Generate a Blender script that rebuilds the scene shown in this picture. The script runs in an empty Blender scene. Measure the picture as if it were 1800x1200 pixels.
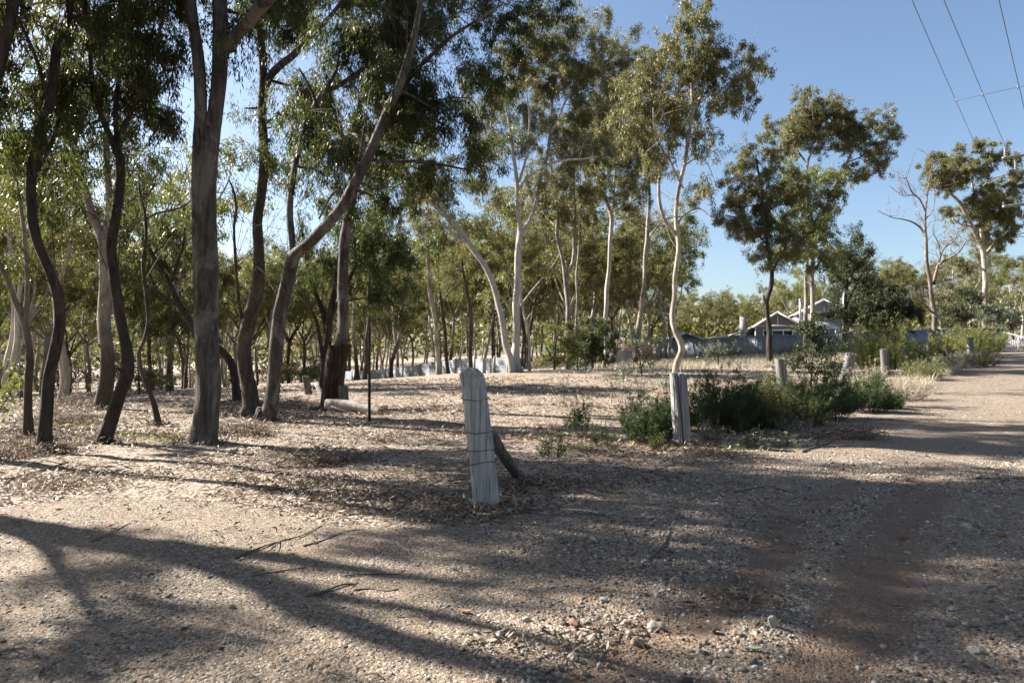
import bpy, math, random
import numpy as np

# ------------------------------------------------------------------ camera, sky, sun, exposure
SC = bpy.context.scene
C = SC.collection
R = math.radians
EYE = 1.5            # camera height (m)
F = 1200.0           # focal length in pixels of the 1800 px wide photograph (24 mm lens)
HOR = 620.0          # row of the horizon in the photograph

cam_d = bpy.data.cameras.new('camera')
cam = bpy.data.objects.new('camera', cam_d)
C.objects.link(cam)
cam.location = (0, 0, EYE)
cam.rotation_euler = (R(90), 0, 0)
cam_d.sensor_width = 36
cam_d.lens = 24
cam_d.shift_y = (HOR - 600) / 1800
cam_d.clip_end = 2000
cam_d.dof.use_dof = True
cam_d.dof.focus_distance = 6.9
cam_d.dof.aperture_fstop = 3.5
SC.camera = cam

SUN_EL = 35.0
SUN_AZ = -67.0       # degrees clockwise from +Y (the view direction): the sun stands to the left, a little ahead
W = bpy.data.worlds.new('World')
SC.world = W
W.use_nodes = True
wn = W.node_tree.nodes
sky = wn.new('ShaderNodeTexSky')
sky.sky_type = 'NISHITA'
sky.sun_disc = False
sky.sun_elevation = R(SUN_EL)
sky.sun_rotation = R(SUN_AZ)
sky.altitude = 200
sky.air_density = 1.0
sky.dust_density = 1.6
sky.ozone_density = 2.2
bg = wn['Background']
bg.inputs['Strength'].default_value = 0.050
W.node_tree.links.new(sky.outputs[0], bg.inputs[0])

sun_d = bpy.data.lights.new('sun', 'SUN')
sun_d.energy = 5.0
sun_d.angle = R(0.53)
sun_d.color = (1.0, 0.95, 0.875)
sun = bpy.data.objects.new('sun', sun_d)
C.objects.link(sun)
sun.rotation_euler = (R(90 - SUN_EL), 0, R(180 - SUN_AZ))   # aims from the sun's azimuth
SUN_DIR = np.array([math.sin(R(SUN_AZ)) * math.cos(R(SUN_EL)), math.cos(R(SUN_AZ)) * math.cos(R(SUN_EL)), math.sin(R(SUN_EL))])

SC.view_settings.view_transform = 'Standard'
SC.view_settings.look = 'None'
SC.view_settings.exposure = 2.0
SC.view_settings.gamma = 1.0
SC.render.engine = 'CYCLES'
SC.cycles.max_bounces = 6
SC.cycles.diffuse_bounces = 3
SC.cycles.transmission_bounces = 3
SC.cycles.glossy_bounces = 2
SC.cycles.use_denoising = True

rng = np.random.default_rng(11)
random.seed(5)

# ------------------------------------------------------------------ terrain height
CP = np.array([
    (0, 0, 0), (-4, 4, 0), (4, 4, 0), (-3, 8, 0), (3, 8, 0), (-8, 10, .02), (8, 10, .0), (0, 12, .0), (-12, 14, 0), (-6, 16, 0),
    (0, 18, .03), (6, 16, .03), (-12, -10, 0), (12, -10, 0), (14, 14, .1),
    (-40, 60, -2.0), (-25, 40, -.9), (-14.5, 58, -1.0), (-12, 40, -.25), (-.3, 36, .45), (18, 62, 1.0), (12, 40, .75), (9, 22.8, .15),
    (15, 28, .55), (26, 36, .95), (41, 55, 1.85), (30, 52, 1.45), (-60, 100, -3.2), (60, 100, 3.0), (0, 100, .3), (-60, 20, -1.0), (60, 20, 1.5),
    (-20, 24, -.3), (5, 28, .35),
    (0, 200, .5), (-150, 150, -5), (150, 150, 5), (-120, -60, 0), (120, -60, 1)], float)


def tps_k(r2):
    return np.where(r2 > 0, .5 * r2 * np.log(np.maximum(r2, 1e-9)), 0)


_n = len(CP)
_A = np.zeros((_n + 3, _n + 3))
_d2 = ((CP[:, None, :2] - CP[None, :, :2]) ** 2).sum(-1)
_A[:_n, :_n] = tps_k(_d2) + np.eye(_n) * 8.0
_A[:_n, _n] = 1
_A[:_n, _n + 1:] = CP[:, :2]
_A[_n, :_n] = 1
_A[_n + 1:, :_n] = CP[:, :2].T
_wt = np.linalg.solve(_A, np.concatenate([CP[:, 2], [0, 0, 0]]))


def vnoise(x, y, seed=0):
    """smooth value noise in 2-D, about -1..1"""
    x = np.asarray(x, float); y = np.asarray(y, float)
    xi = np.floor(x).astype(np.int64); yi = np.floor(y).astype(np.int64)
    fx = x - xi; fy = y - yi
    fx = fx * fx * (3 - 2 * fx); fy = fy * fy * (3 - 2 * fy)

    def h(a, b):
        v = (a * 374761393 + b * 668265263 + seed * 974634777) & 0xffffffff
        v = ((v ^ (v >> 13)) * 1274126177) & 0xffffffff
        v = v ^ (v >> 16)
        return (v & 0xffff) / 32767.5 - 1
    return (h(xi, yi) * (1 - fx) + h(xi + 1, yi) * fx) * (1 - fy) + (h(xi, yi + 1) * (1 - fx) + h(xi + 1, yi + 1) * fx) * fy


def bare_track(x, y):
    """1 in the two bare wheel tracks of the road, 0 outside"""
    w1 = .27 + .10 * vnoise(x * 1.6, y * 1.6, 33); w2 = .22 + .08 * vnoise(x * 1.6, y * 1.6, 34)
    t1 = np.abs(x - (1.40 + .70 * (y - 3.16) + .06 * np.sin(y * 2))) / w1
    t2 = np.abs(x - (.50 + .72 * (y - 3.16) + .08 * np.sin(y * 1.7))) / w2
    f = np.clip(1.6 - np.minimum(t1, t2), 0, 1) * np.clip((10.5 + vnoise(x, y, 35) - y) / 4.0, 0, 1) * np.clip((y - 1.5) / .5, 0, 1)
    return f * np.clip(.95 + .7 * vnoise(x * 1.1, y * 1.1, 36), .15, 1)


def ground(x, y):
    x = np.asarray(x, float); y = np.asarray(y, float)
    X = np.clip(x, -150, 150); Y = np.clip(y, -60, 200)
    sh = X.shape
    xf = X.ravel(); yf = Y.ravel()
    out = np.empty_like(xf)
    for i in range(0, len(xf), 20000):
        a, b = xf[i:i + 20000], yf[i:i + 20000]
        d2 = (a[:, None] - CP[None, :, 0]) ** 2 + (b[:, None] - CP[None, :, 1]) ** 2
        out[i:i + 20000] = tps_k(d2) @ _wt[:_n] + _wt[_n] + _wt[_n + 1] * a + _wt[_n + 2] * b
    z = out.reshape(sh)
    dist = np.hypot(x, y)
    amp = np.clip((dist - 2) / 8, .25, 1)
    z = z + amp * (.05 * vnoise(x * .33, y * .33, 1) + .022 * vnoise(x * 1.1, y * 1.1, 2)) + .010 * vnoise(x * 3.1, y * 3.1, 3) + .005 * vnoise(x * 8, y * 8, 4)
    return z - .03 * bare_track(x, y)      # two shallow wheel tracks along the dirt road on the right


def g1(x, y):
    return float(ground(np.array([x]), np.array([y]))[0])


def P(px, py, d):
    return np.array([(px - 900) / F * d, d, EYE + (HOR - py) / F * d])


_ds = np.concatenate([np.arange(2, 30, .04), np.arange(30, 160, .2)])


def hit(px, py):
    """where the ray through a pixel of the photograph meets the ground"""
    x = (px - 900) / F * _ds
    z = EYE + (HOR - py) / F * _ds
    below = np.nonzero(z < ground(x, _ds))[0]
    d = _ds[below[0]] if len(below) else 120.0
    X = (px - 900) / F * d
    return np.array([X, d, g1(X, d)])


# ------------------------------------------------------------------ object helpers
def obj(name, me, parent=None, loc=None):
    o = bpy.data.objects.new(name, me)
    C.objects.link(o)
    if parent is not None:
        o.parent = parent
    if loc is not None:
        o.location = loc
    return o


def tag(o, label=None, cat=None, group=None, kind=None):
    if label: o['label'] = label
    if cat: o['category'] = cat
    if group: o['group'] = group
    if kind: o['kind'] = kind
    return o


def thing(name, label, cat, loc, group=None, rz=0.0):
    o = bpy.data.objects.new(name, None)
    C.objects.link(o)
    o.empty_display_size = .2
    o.location = loc
    o.rotation_euler = (0, 0, rz)
    return tag(o, label, cat, group)


def copy_tree(root, loc, rz=0.0, sc=(1, 1, 1), label=None, group=None):
    r = root.copy(); C.objects.link(r)
    r.location = loc; r.rotation_euler = (0, 0, rz); r.scale = sc
    if label: r['label'] = label
    if group: r['group'] = group
    for ch in list(root.children):
        c = ch.copy(); C.objects.link(c); c.parent = r
        for g in list(ch.children):
            d = g.copy(); C.objects.link(d); d.parent = c
    return r


class MB:
    """collects vertices, quads and triangles and links them as one mesh"""

    def __init__(s):
        s.v = []; s.q = []; s.t = []; s.n = 0

    def add(s, v, q=None, t=None):
        v = np.asarray(v, np.float32).reshape(-1, 3)
        if q is not None and len(q): s.q.append(np.asarray(q, np.int64).reshape(-1, 4) + s.n)
        if t is not None and len(t): s.t.append(np.asarray(t, np.int64).reshape(-1, 3) + s.n)
        s.v.append(v); s.n += len(v)
        return s

    def box(s, c, size, rz=0.0, R3=None):
        h = np.array(size, float) / 2
        v = np.array([(a, b, c_) for a in (-1, 1) for b in (-1, 1) for c_ in (-1, 1)], float) * h
        if R3 is not None:
            v = v @ np.asarray(R3).T
        elif rz:
            cs, sn = math.cos(rz), math.sin(rz)
            v = v @ np.array([[cs, sn, 0], [-sn, cs, 0], [0, 0, 1]])
        v = v + np.array(c, float)
        return s.add(v, [(0, 1, 3, 2), (4, 6, 7, 5), (0, 4, 5, 1), (2, 3, 7, 6), (0, 2, 6, 4), (1, 5, 7, 3)])

    def prism(s, poly, y0, y1):
        """a polygon in x/z pushed from y0 to y1"""
        n = len(poly)
        a = [(p[0], y0, p[1]) for p in poly] + [(p[0], y1, p[1]) for p in poly]
        q = [(i, (i + 1) % n, n + (i + 1) % n, n + i) for i in range(n)]
        t = [(0, i + 1, i) for i in range(1, n - 1)] + [(n, n + i, n + i + 1) for i in range(1, n - 1)]
        return s.add(a, q, t)

    def tube(s, pts, rad, sides=8, lump=0.0, seed=0, cap=True):
        pts = np.asarray(pts, float); n = len(pts)
        rad = np.broadcast_to(np.asarray(rad, float), (n,))
        tan = np.gradient(pts, axis=0)
        tan /= np.linalg.norm(tan, axis=1, keepdims=True) + 1e-9
        u = np.cross(tan[0], (0.3, 1, 0.05)); u /= np.linalg.norm(u) + 1e-9
        ring = np.empty((n, sides, 3))
        ang = np.linspace(0, 2 * np.pi, sides, endpoint=False)
        rs = np.random.default_rng(seed)
        ph = rs.uniform(0, 6.28, 4)
        ln = np.concatenate([[0], np.cumsum(np.linalg.norm(np.diff(pts, axis=0), axis=1))])
        for i in range(n):
            u = u - tan[i] * np.dot(u, tan[i]); u /= np.linalg.norm(u) + 1e-9
            w = np.cross(tan[i], u)
            rr = rad[i]
            if lump:
                rr = rr * (1 + lump * (np.sin(2 * ang + ph[0] + ln[i] * 1.3) + .7 * np.sin(3 * ang + ph[1] - ln[i] * 2.1) + .8 * np.sin(ln[i] * 4 + ph[2] + ang)) * .5)
            if lump >= .06: rr = rr * (1 + lump * .28 * np.clip(rs.normal(0, 1, sides), -1.8, 1.8))
            ring[i] = pts[i] + (np.cos(ang) * rr)[:, None] * u + (np.sin(ang) * rr)[:, None] * w
        v = ring.reshape(-1, 3)
        i = np.arange(n - 1)[:, None] * sides; j = np.arange(sides)[None, :]; k = (j + 1) % sides
        q = np.stack([i + j, i + k, i + sides + k, i + sides + j], -1).reshape(-1, 4)
        t = []
        if cap:
            v = np.vstack([v, pts[0], pts[-1]])
            a, b = n * sides, n * sides + 1
            for m in range(sides):
                t.append((a, (m + 1) % sides, m)); t.append((b, (n - 1) * sides + m, (n - 1) * sides + (m + 1) % sides))
        return s.add(v, q, t)

    def twigs(s, A, B, r0, r1, rg, bow=.12):
        """many thin three-ring twigs at once"""
        A = np.asarray(A, float); B = np.asarray(B, float); n = len(A)
        if n == 0: return s
        L = np.linalg.norm(B - A, axis=1, keepdims=True)
        M = (A + B) / 2 + rg.normal(0, bow, (n, 3)) * L
        M[:, 2] += (L[:, 0] * .10)
        D = B - A; D /= L + 1e-9
        u = np.cross(D, rg.normal(0, 1, (n, 3))); u /= np.linalg.norm(u, axis=1, keepdims=True) + 1e-9
        w = np.cross(D, u)
        r0 = np.broadcast_to(np.asarray(r0, float), (n,)); r1 = np.broadcast_to(np.asarray(r1, float), (n,))
        rings = []
        for c, r in ((A, r0), (M, (r0 + r1) / 2), (B, r1)):
            for a in (0, 2.094, 4.189):
                rings.append(c + (math.cos(a) * u + math.sin(a) * w) * r[:, None])
        v = np.stack(rings, 1).reshape(-1, 3)
        base = (np.arange(n) * 9)[:, None]
        qs = []
        for lv in (0, 3):
            for m in range(3):
                k = (m + 1) % 3
                qs.append(np.stack([base[:, 0] + lv + m, base[:, 0] + lv + k, base[:, 0] + lv + 3 + k, base[:, 0] + lv + 3 + m], -1))
        return s.add(v, np.concatenate(qs))

    def leaves(s, c, d, L, Wd, rg, curl=.15):
        """lance-shaped leaves: centres of the stalks c, directions d, one four-cornered blade each"""
        n = len(c)
        if n == 0: return s
        L = np.broadcast_to(np.asarray(L, float), (n,))[:, None]; Wd = np.broadcast_to(np.asarray(Wd, float), (n,))[:, None]
        d = d / (np.linalg.norm(d, axis=1, keepdims=True) + 1e-9)
        sd = np.cross(d, rg.normal(0, 1, (n, 3))); sd /= np.linalg.norm(sd, axis=1, keepdims=True) + 1e-9
        nn = np.cross(d, sd)
        m = c + d * L * .42
        v = np.stack([c, m + sd * Wd / 2 + nn * L * curl * .3, c + d * L + nn * L * rg.normal(0, curl, (n, 1)), m - sd * Wd / 2 + nn * L * curl * .3], 1).reshape(-1, 3)
        return s.add(v, np.arange(n * 4).reshape(-1, 4))

    def grid(s, V, flip=False):
        """a sheet of vertices (a, b, 3)"""
        a, b = V.shape[:2]
        i = np.arange(a - 1)[:, None] * b; j = np.arange(b - 1)[None, :]
        q = np.stack([i + j, i + j + 1, i + b + j + 1, i + b + j], -1).reshape(-1, 4)
        if flip: q = q[:, ::-1]
        return s.add(V.reshape(-1, 3), q)

    def mesh(s, name, mat, smooth=False):
        me = bpy.data.meshes.new(name)
        v = np.concatenate(s.v) if s.v else np.zeros((0, 3), np.float32)
        q = np.concatenate(s.q) if s.q else np.zeros((0, 4), np.int64)
        t = np.concatenate(s.t) if s.t else np.zeros((0, 3), np.int64)
        me.vertices.add(len(v)); me.vertices.foreach_set('co', v.astype(np.float32).ravel())
        nl = len(q) * 4 + len(t) * 3
        me.loops.add(nl)
        me.loops.foreach_set('vertex_index', np.concatenate([q.ravel(), t.ravel()]).astype(np.int32))
        me.polygons.add(len(q) + len(t))
        me.polygons.foreach_set('loop_start', np.concatenate([np.arange(len(q)) * 4, len(q) * 4 + np.arange(len(t)) * 3]).astype(np.int32))
        if smooth:
            me.polygons.foreach_set('use_smooth', np.ones(len(q) + len(t), bool))
        me.update(calc_edges=True)
        for m in (mat if isinstance(mat, (list, tuple)) else [mat]):
            me.materials.append(m)
        return me

    def build(s, name, mat, parent=None, smooth=False, loc=None):
        return obj(name, s.mesh(name, mat, smooth), parent, loc)


def smooth_line(pts, step):
    """Catmull-Rom through rows of (x, y, z, radius...)"""
    p = np.asarray(pts, float)
    if len(p) < 2: return p
    q = np.vstack([2 * p[0] - p[1], p, 2 * p[-1] - p[-2]])
    out = []
    for i in range(1, len(q) - 2):
        L = np.linalg.norm(q[i + 1, :3] - q[i, :3])
        n = max(2, int(L / step))
        for t in np.linspace(0, 1, n, endpoint=False):
            a, b, c, d = q[i - 1], q[i], q[i + 1], q[i + 2]
            out.append(.5 * (2 * b + (c - a) * t + (2 * a - 5 * b + 4 * c - d) * t * t + (3 * b - a - 3 * c + d) * t ** 3))
    out.append(p[-1])
    return np.array(out)


# ------------------------------------------------------------------ materials
def new_mat(name):
    m = bpy.data.materials.new(name)
    m.use_nodes = True
    nt = m.node_tree
    b = nt.nodes['Principled BSDF']
    return m, nt, b


def N(nt, t, **kw):
    n = nt.nodes.new(t)
    for k, v in kw.items():
        if k.startswith('i_'):
            key = k[2:].replace('_', ' ')
            n.inputs[key].default_value = v
        else:
            setattr(n, k, v)
    return n


def ramp(nt, src, stops, interp='LINEAR'):
    r = nt.nodes.new('ShaderNodeValToRGB')
    r.color_ramp.interpolation = interp
    while len(r.color_ramp.elements) < len(stops): r.color_ramp.elements.new(.5)
    for e, (p, c) in zip(r.color_ramp.elements, stops):
        e.position = p; e.color = (*c, 1) if len(c) == 3 else c
    nt.links.new(src, r.inputs[0])
    return r.outputs[0]


def mixc(nt, f, a, b, mode='MIX'):
    m = nt.nodes.new('ShaderNodeMix'); m.data_type = 'RGBA'; m.blend_type = mode
    for sock, v in ((m.inputs[0], f), (m.inputs[6], a), (m.inputs[7], b)):
        if isinstance(v, (int, float)): sock.default_value = v
        elif isinstance(v, tuple): sock.default_value = (*v, 1)
        else: nt.links.new(v, sock)
    return m.outputs[2]


def noise(nt, vec, scale, detail=4, rough=.55, dist=0.0):
    n = nt.nodes.new('ShaderNodeTexNoise')
    n.inputs['Scale'].default_value = scale; n.inputs['Detail'].default_value = detail
    n.inputs['Roughness'].default_value = rough; n.inputs['Distortion'].default_value = dist
    if vec is not None: nt.links.new(vec, n.inputs['Vector'])
    return n.outputs[0]


def mapped(nt, scale=(1, 1, 1), which='Object', rot=(0, 0, 0)):
    t = nt.nodes.new('ShaderNodeTexCoord'); m = nt.nodes.new('ShaderNodeMapping')
    m.inputs['Scale'].default_value = scale
    m.inputs['Rotation'].default_value = rot
    nt.links.new(t.outputs[which], m.inputs[0])
    return m.outputs[0]


def bump(nt, b, h, strength=.5, dist=.02, prev=None):
    n = nt.nodes.new('ShaderNodeBump')
    n.inputs['Strength'].default_value = strength; n.inputs['Distance'].default_value = dist
    nt.links.new(h, n.inputs['Height'])
    if prev is not None: nt.links.new(prev, n.inputs['Normal'])
    if b is not None: nt.links.new(n.outputs[0], b.inputs['Normal'])
    return n.outputs[0]


def leaf_mat(name, stops, trans=(0.25, 0.30, 0.05), tfac=.38, rough=.42, spec=.5):
    m, nt, b = new_mat(name)
    g = N(nt, 'ShaderNodeNewGeometry')
    col = ramp(nt, g.outputs['Random Per Island'], stops)
    big = noise(nt, mapped(nt, (.5, .5, .5)), 1.1, 2)
    col = mixc(nt, ramp(nt, big, [(.35, (0, 0, 0)), (.7, (1, 1, 1))]), mixc(nt, 1.0, col, (.86, .88, .82), 'MULTIPLY'), mixc(nt, 1.0, col, (1.12, 1.08, 1.0), 'MULTIPLY'))
    nt.links.new(col, b.inputs['Base Color'])
    b.inputs['Roughness'].default_value = rough
    b.inputs['Specular IOR Level'].default_value = spec
    t = N(nt, 'ShaderNodeBsdfTranslucent')
    nt.links.new(mixc(nt, .45, col, trans), t.inputs[0])
    mx = N(nt, 'ShaderNodeMixShader'); mx.inputs[0].default_value = tfac
    nt.links.new(b.outputs[0], mx.inputs[1]); nt.links.new(t.outputs[0], mx.inputs[2])
    nt.links.new(mx.outputs[0], nt.nodes['Material Output'].inputs[0])
    return m


def bark_mat(name, c_lo, c_hi, patch, base=None, base_h=(0.6, 1.6), bumpd=.02, sc=1.0, fis=0.5):
    """bark: streaks drawn out along the trunk, patches of a second colour, optional rough stocking near the foot"""
    m, nt, b = new_mat(name)
    v = mapped(nt, (1, 1, .16))
    n1 = noise(nt, v, 14 * sc, 6, .65, .3)
    n2 = noise(nt, mapped(nt, (1, 1, .45)), 2.6 * sc, 5, .6, .6)
    n3 = noise(nt, mapped(nt, (1, 1, .8)), 34 * sc, 4, .6)
    col = ramp(nt, n1, [(.34, c_lo), (.62, c_hi)])
    col = mixc(nt, ramp(nt, n2, [(.50, (0, 0, 0)), (.60, (1, 1, 1))]), col, patch)
    col = mixc(nt, .5, col, ramp(nt, n3, [(.3, (.55, .55, .55)), (.7, (1.25, 1.25, 1.25))]), 'MULTIPLY')
    if base:
        s = N(nt, 'ShaderNodeSeparateXYZ'); t = N(nt, 'ShaderNodeTexCoord'); nt.links.new(t.outputs['Object'], s.inputs[0])
        ad = N(nt, 'ShaderNodeMath', operation='MULTIPLY_ADD'); nt.links.new(n2, ad.inputs[0]); ad.inputs[1].default_value = 2.2; nt.links.new(s.outputs[2], ad.inputs[2])
        mr = N(nt, 'ShaderNodeMapRange'); nt.links.new(ad.outputs[0], mr.inputs[0])
        mr.inputs[1].default_value = base_h[0] + 1.1; mr.inputs[2].default_value = base_h[1] + 1.1
        mr.inputs[3].default_value = 1; mr.inputs[4].default_value = 0
        col = mixc(nt, mr.outputs[0], col, mixc(nt, ramp(nt, n1, [(.35, (0, 0, 0)), (.65, (1, 1, 1))]), tuple(x * .45 for x in base), base))
    seam = noise(nt, mapped(nt, (1, 1, .07)), 22 * sc, 3, .5, .8)
    col = mixc(nt, ramp(nt, seam, [(.30, (.75, .75, .75)), (.40, (0, 0, 0))]), col, tuple(x * .35 for x in c_lo))
    fl = noise(nt, mapped(nt, (1, 1, .6)), 9 * sc, 5, .7, 1.2)
    col = mixc(nt, ramp(nt, fl, [(.60, (0, 0, 0)), (.66, (.6, .6, .6))]), col, tuple(min(1, x * 1.45) for x in patch))
    nt.links.new(col, b.inputs['Base Color'])
    b.inputs['Roughness'].default_value = .85
    b.inputs['Specular IOR Level'].default_value = .25
    p = bump(nt, None, n1, fis, bumpd)
    p = bump(nt, None, seam, fis, bumpd, p)
    p = bump(nt, None, fl, fis * .8, bumpd, p)
    bump(nt, b, n3, .5, bumpd * .6, p)
    return m


def plain_mat(name, col, rough=.7, metal=0.0, var=.15, scale=4.0, stretch=(1, 1, 1), spec=.4, bumps=0.0):
    m, nt, b = new_mat(name)
    n = noise(nt, mapped(nt, stretch), scale, 5, .6)
    c = mixc(nt, ramp(nt, n, [(.3, (0, 0, 0)), (.7, (1, 1, 1))]), tuple(x * (1 - var) for x in col), tuple(min(1, x * (1 + var)) for x in col))
    nt.links.new(c, b.inputs['Base Color'])
    b.inputs['Roughness'].default_value = rough; b.inputs['Metallic'].default_value = metal
    b.inputs['Specular IOR Level'].default_value = spec
    if bumps: bump(nt, b, n, bumps, .01)
    return m


M = {}
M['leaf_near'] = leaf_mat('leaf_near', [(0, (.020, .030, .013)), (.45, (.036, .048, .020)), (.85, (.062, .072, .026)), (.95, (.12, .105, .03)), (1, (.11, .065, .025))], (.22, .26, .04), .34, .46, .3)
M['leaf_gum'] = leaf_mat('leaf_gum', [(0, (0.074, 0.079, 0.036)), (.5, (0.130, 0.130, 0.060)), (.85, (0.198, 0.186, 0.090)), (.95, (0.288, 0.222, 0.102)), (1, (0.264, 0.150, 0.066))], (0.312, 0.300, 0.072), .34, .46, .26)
M['leaf_olive'] = leaf_mat('leaf_olive', [(0, (0.060, 0.066, 0.030)), (.6, (0.119, 0.121, 0.050)), (.9, (0.194, 0.181, 0.070)), (1, (0.213, 0.150, 0.062))], (0.325, 0.312, 0.062), .36, .5, .35)
M['leaf_yellow'] = leaf_mat('leaf_yellow', [(0, (0.094, 0.110, 0.039)), (.6, (0.154, 0.171, 0.055)), (1, (0.231, 0.226, 0.072))], (0.308, 0.330, 0.055), .34, .5)
M['leaf_green'] = leaf_mat('leaf_green', [(0, (.028, .042, .018)), (.6, (.055, .075, .028)), (.93, (.10, .12, .04)), (1, (.15, .12, .05))], (.20, .25, .04), .34, .5, .35)
M['leaf_dark'] = leaf_mat('leaf_dark', [(0, (.018, .026, .013)), (.6, (.034, .045, .021)), (1, (.065, .074, .032))], (.12, .15, .04), .30, .5, .3)
M['leaf_broom'] = leaf_mat('leaf_broom', [(0, (0.019, 0.035, 0.015)), (.55, (0.035, 0.062, 0.022)), (.9, (0.063, 0.094, 0.030)), (1, (0.104, 0.098, 0.046))], (0.115, 0.196, 0.035), .3, .55, .3)
M['leaf_lime'] = leaf_mat('leaf_lime', [(0, (.13, .15, .045)), (.6, (.24, .255, .075)), (1, (.36, .335, .115))], (.38, .40, .09), .40, .6, .3)
M['leaf_grey'] = leaf_mat('leaf_grey', [(0, (.085, .10, .075)), (.6, (.14, .155, .115)), (1, (.22, .23, .17))], (.22, .25, .10), .28, .38)
M['leaf_brown'] = leaf_mat('leaf_brown', [(0, (.12, .07, .045)), (.5, (.22, .15, .10)), (1, (.34, .26, .19))], (.3, .2, .1), .25, .7)
M['straw'] = leaf_mat('straw', [(0, (.27, .225, .155)), (.5, (.42, .365, .275)), (1, (.58, .52, .42))], (.5, .44, .3), .3, .6)

M['bark_grey'] = bark_mat('bark_grey', (.030, .025, .021), (.095, .080, .068), (.155, .137, .120), None, bumpd=.022)
M['bark_brown'] = bark_mat('bark_brown', (0.028, 0.021, 0.017), (0.081, 0.061, 0.046), (0.105, 0.084, 0.065), None, bumpd=.022)
M['bark_dark'] = bark_mat('bark_dark', (0.017, 0.013, 0.011), (0.051, 0.040, 0.032), (0.066, 0.051, 0.040), None, bumpd=.025)
M['bark_pale'] = bark_mat('bark_pale', (0.264, 0.232, 0.196), (0.480, 0.448, 0.400), (0.336, 0.304, 0.268), (0.112, 0.088, 0.068), (-.4, .6), bumpd=.01, fis=.25)
M['bark_stocking'] = bark_mat('bark_stocking', (0.202, 0.173, 0.144), (0.346, 0.310, 0.266), (0.144, 0.122, 0.104), (0.079, 0.059, 0.045), (1.2, 3.0), bumpd=.012, fis=.3)
M['bark_cream'] = bark_mat('bark_cream', (0.240, 0.196, 0.148), (0.448, 0.400, 0.328), (0.208, 0.164, 0.120), (0.104, 0.072, 0.048), (-.3, .5), bumpd=.012, fis=.3)
M['bark_burnt'] = bark_mat('bark_burnt', (.012, .009, .007), (.058, .034, .022), (.085, .050, .030), None, bumpd=.04, fis=.8)
M['deadwood'] = bark_mat('deadwood', (0.120, 0.105, 0.090), (0.270, 0.240, 0.210), (0.203, 0.176, 0.150), None, bumpd=.01)
M['dead_bark'] = bark_mat('dead_bark', (.075, .055, .045), (.20, .155, .125), (.26, .215, .18), None, bumpd=.01)
M['twig'] = bark_mat('twig', (.05, .04, .034), (.14, .115, .095), (.11, .09, .075), None, bumpd=.006, sc=3)
# ------------------------------------------------------------------ ground and dirt road
def graded(stops):
    out = []
    for (a, b, st) in stops: out.append(np.arange(a, b, st))
    return np.concatenate(out + [[stops[-1][1]]])


gx = graded([(-420, -60, 12), (-60, -24, 1.5), (-24, -9, .35), (-9, 9, .11), (9, 30, .35), (30, 60, 1.5), (60, 420, 12)])
gy = graded([(-60, -4, 2.0), (-4, 1.6, .4), (1.6, 14, .10), (14, 32, .3), (32, 70, 1.0), (70, 150, 4), (150, 520, 18)])
GX, GY = np.meshgrid(gx, gy)
GZ = ground(GX, GY)


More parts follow.
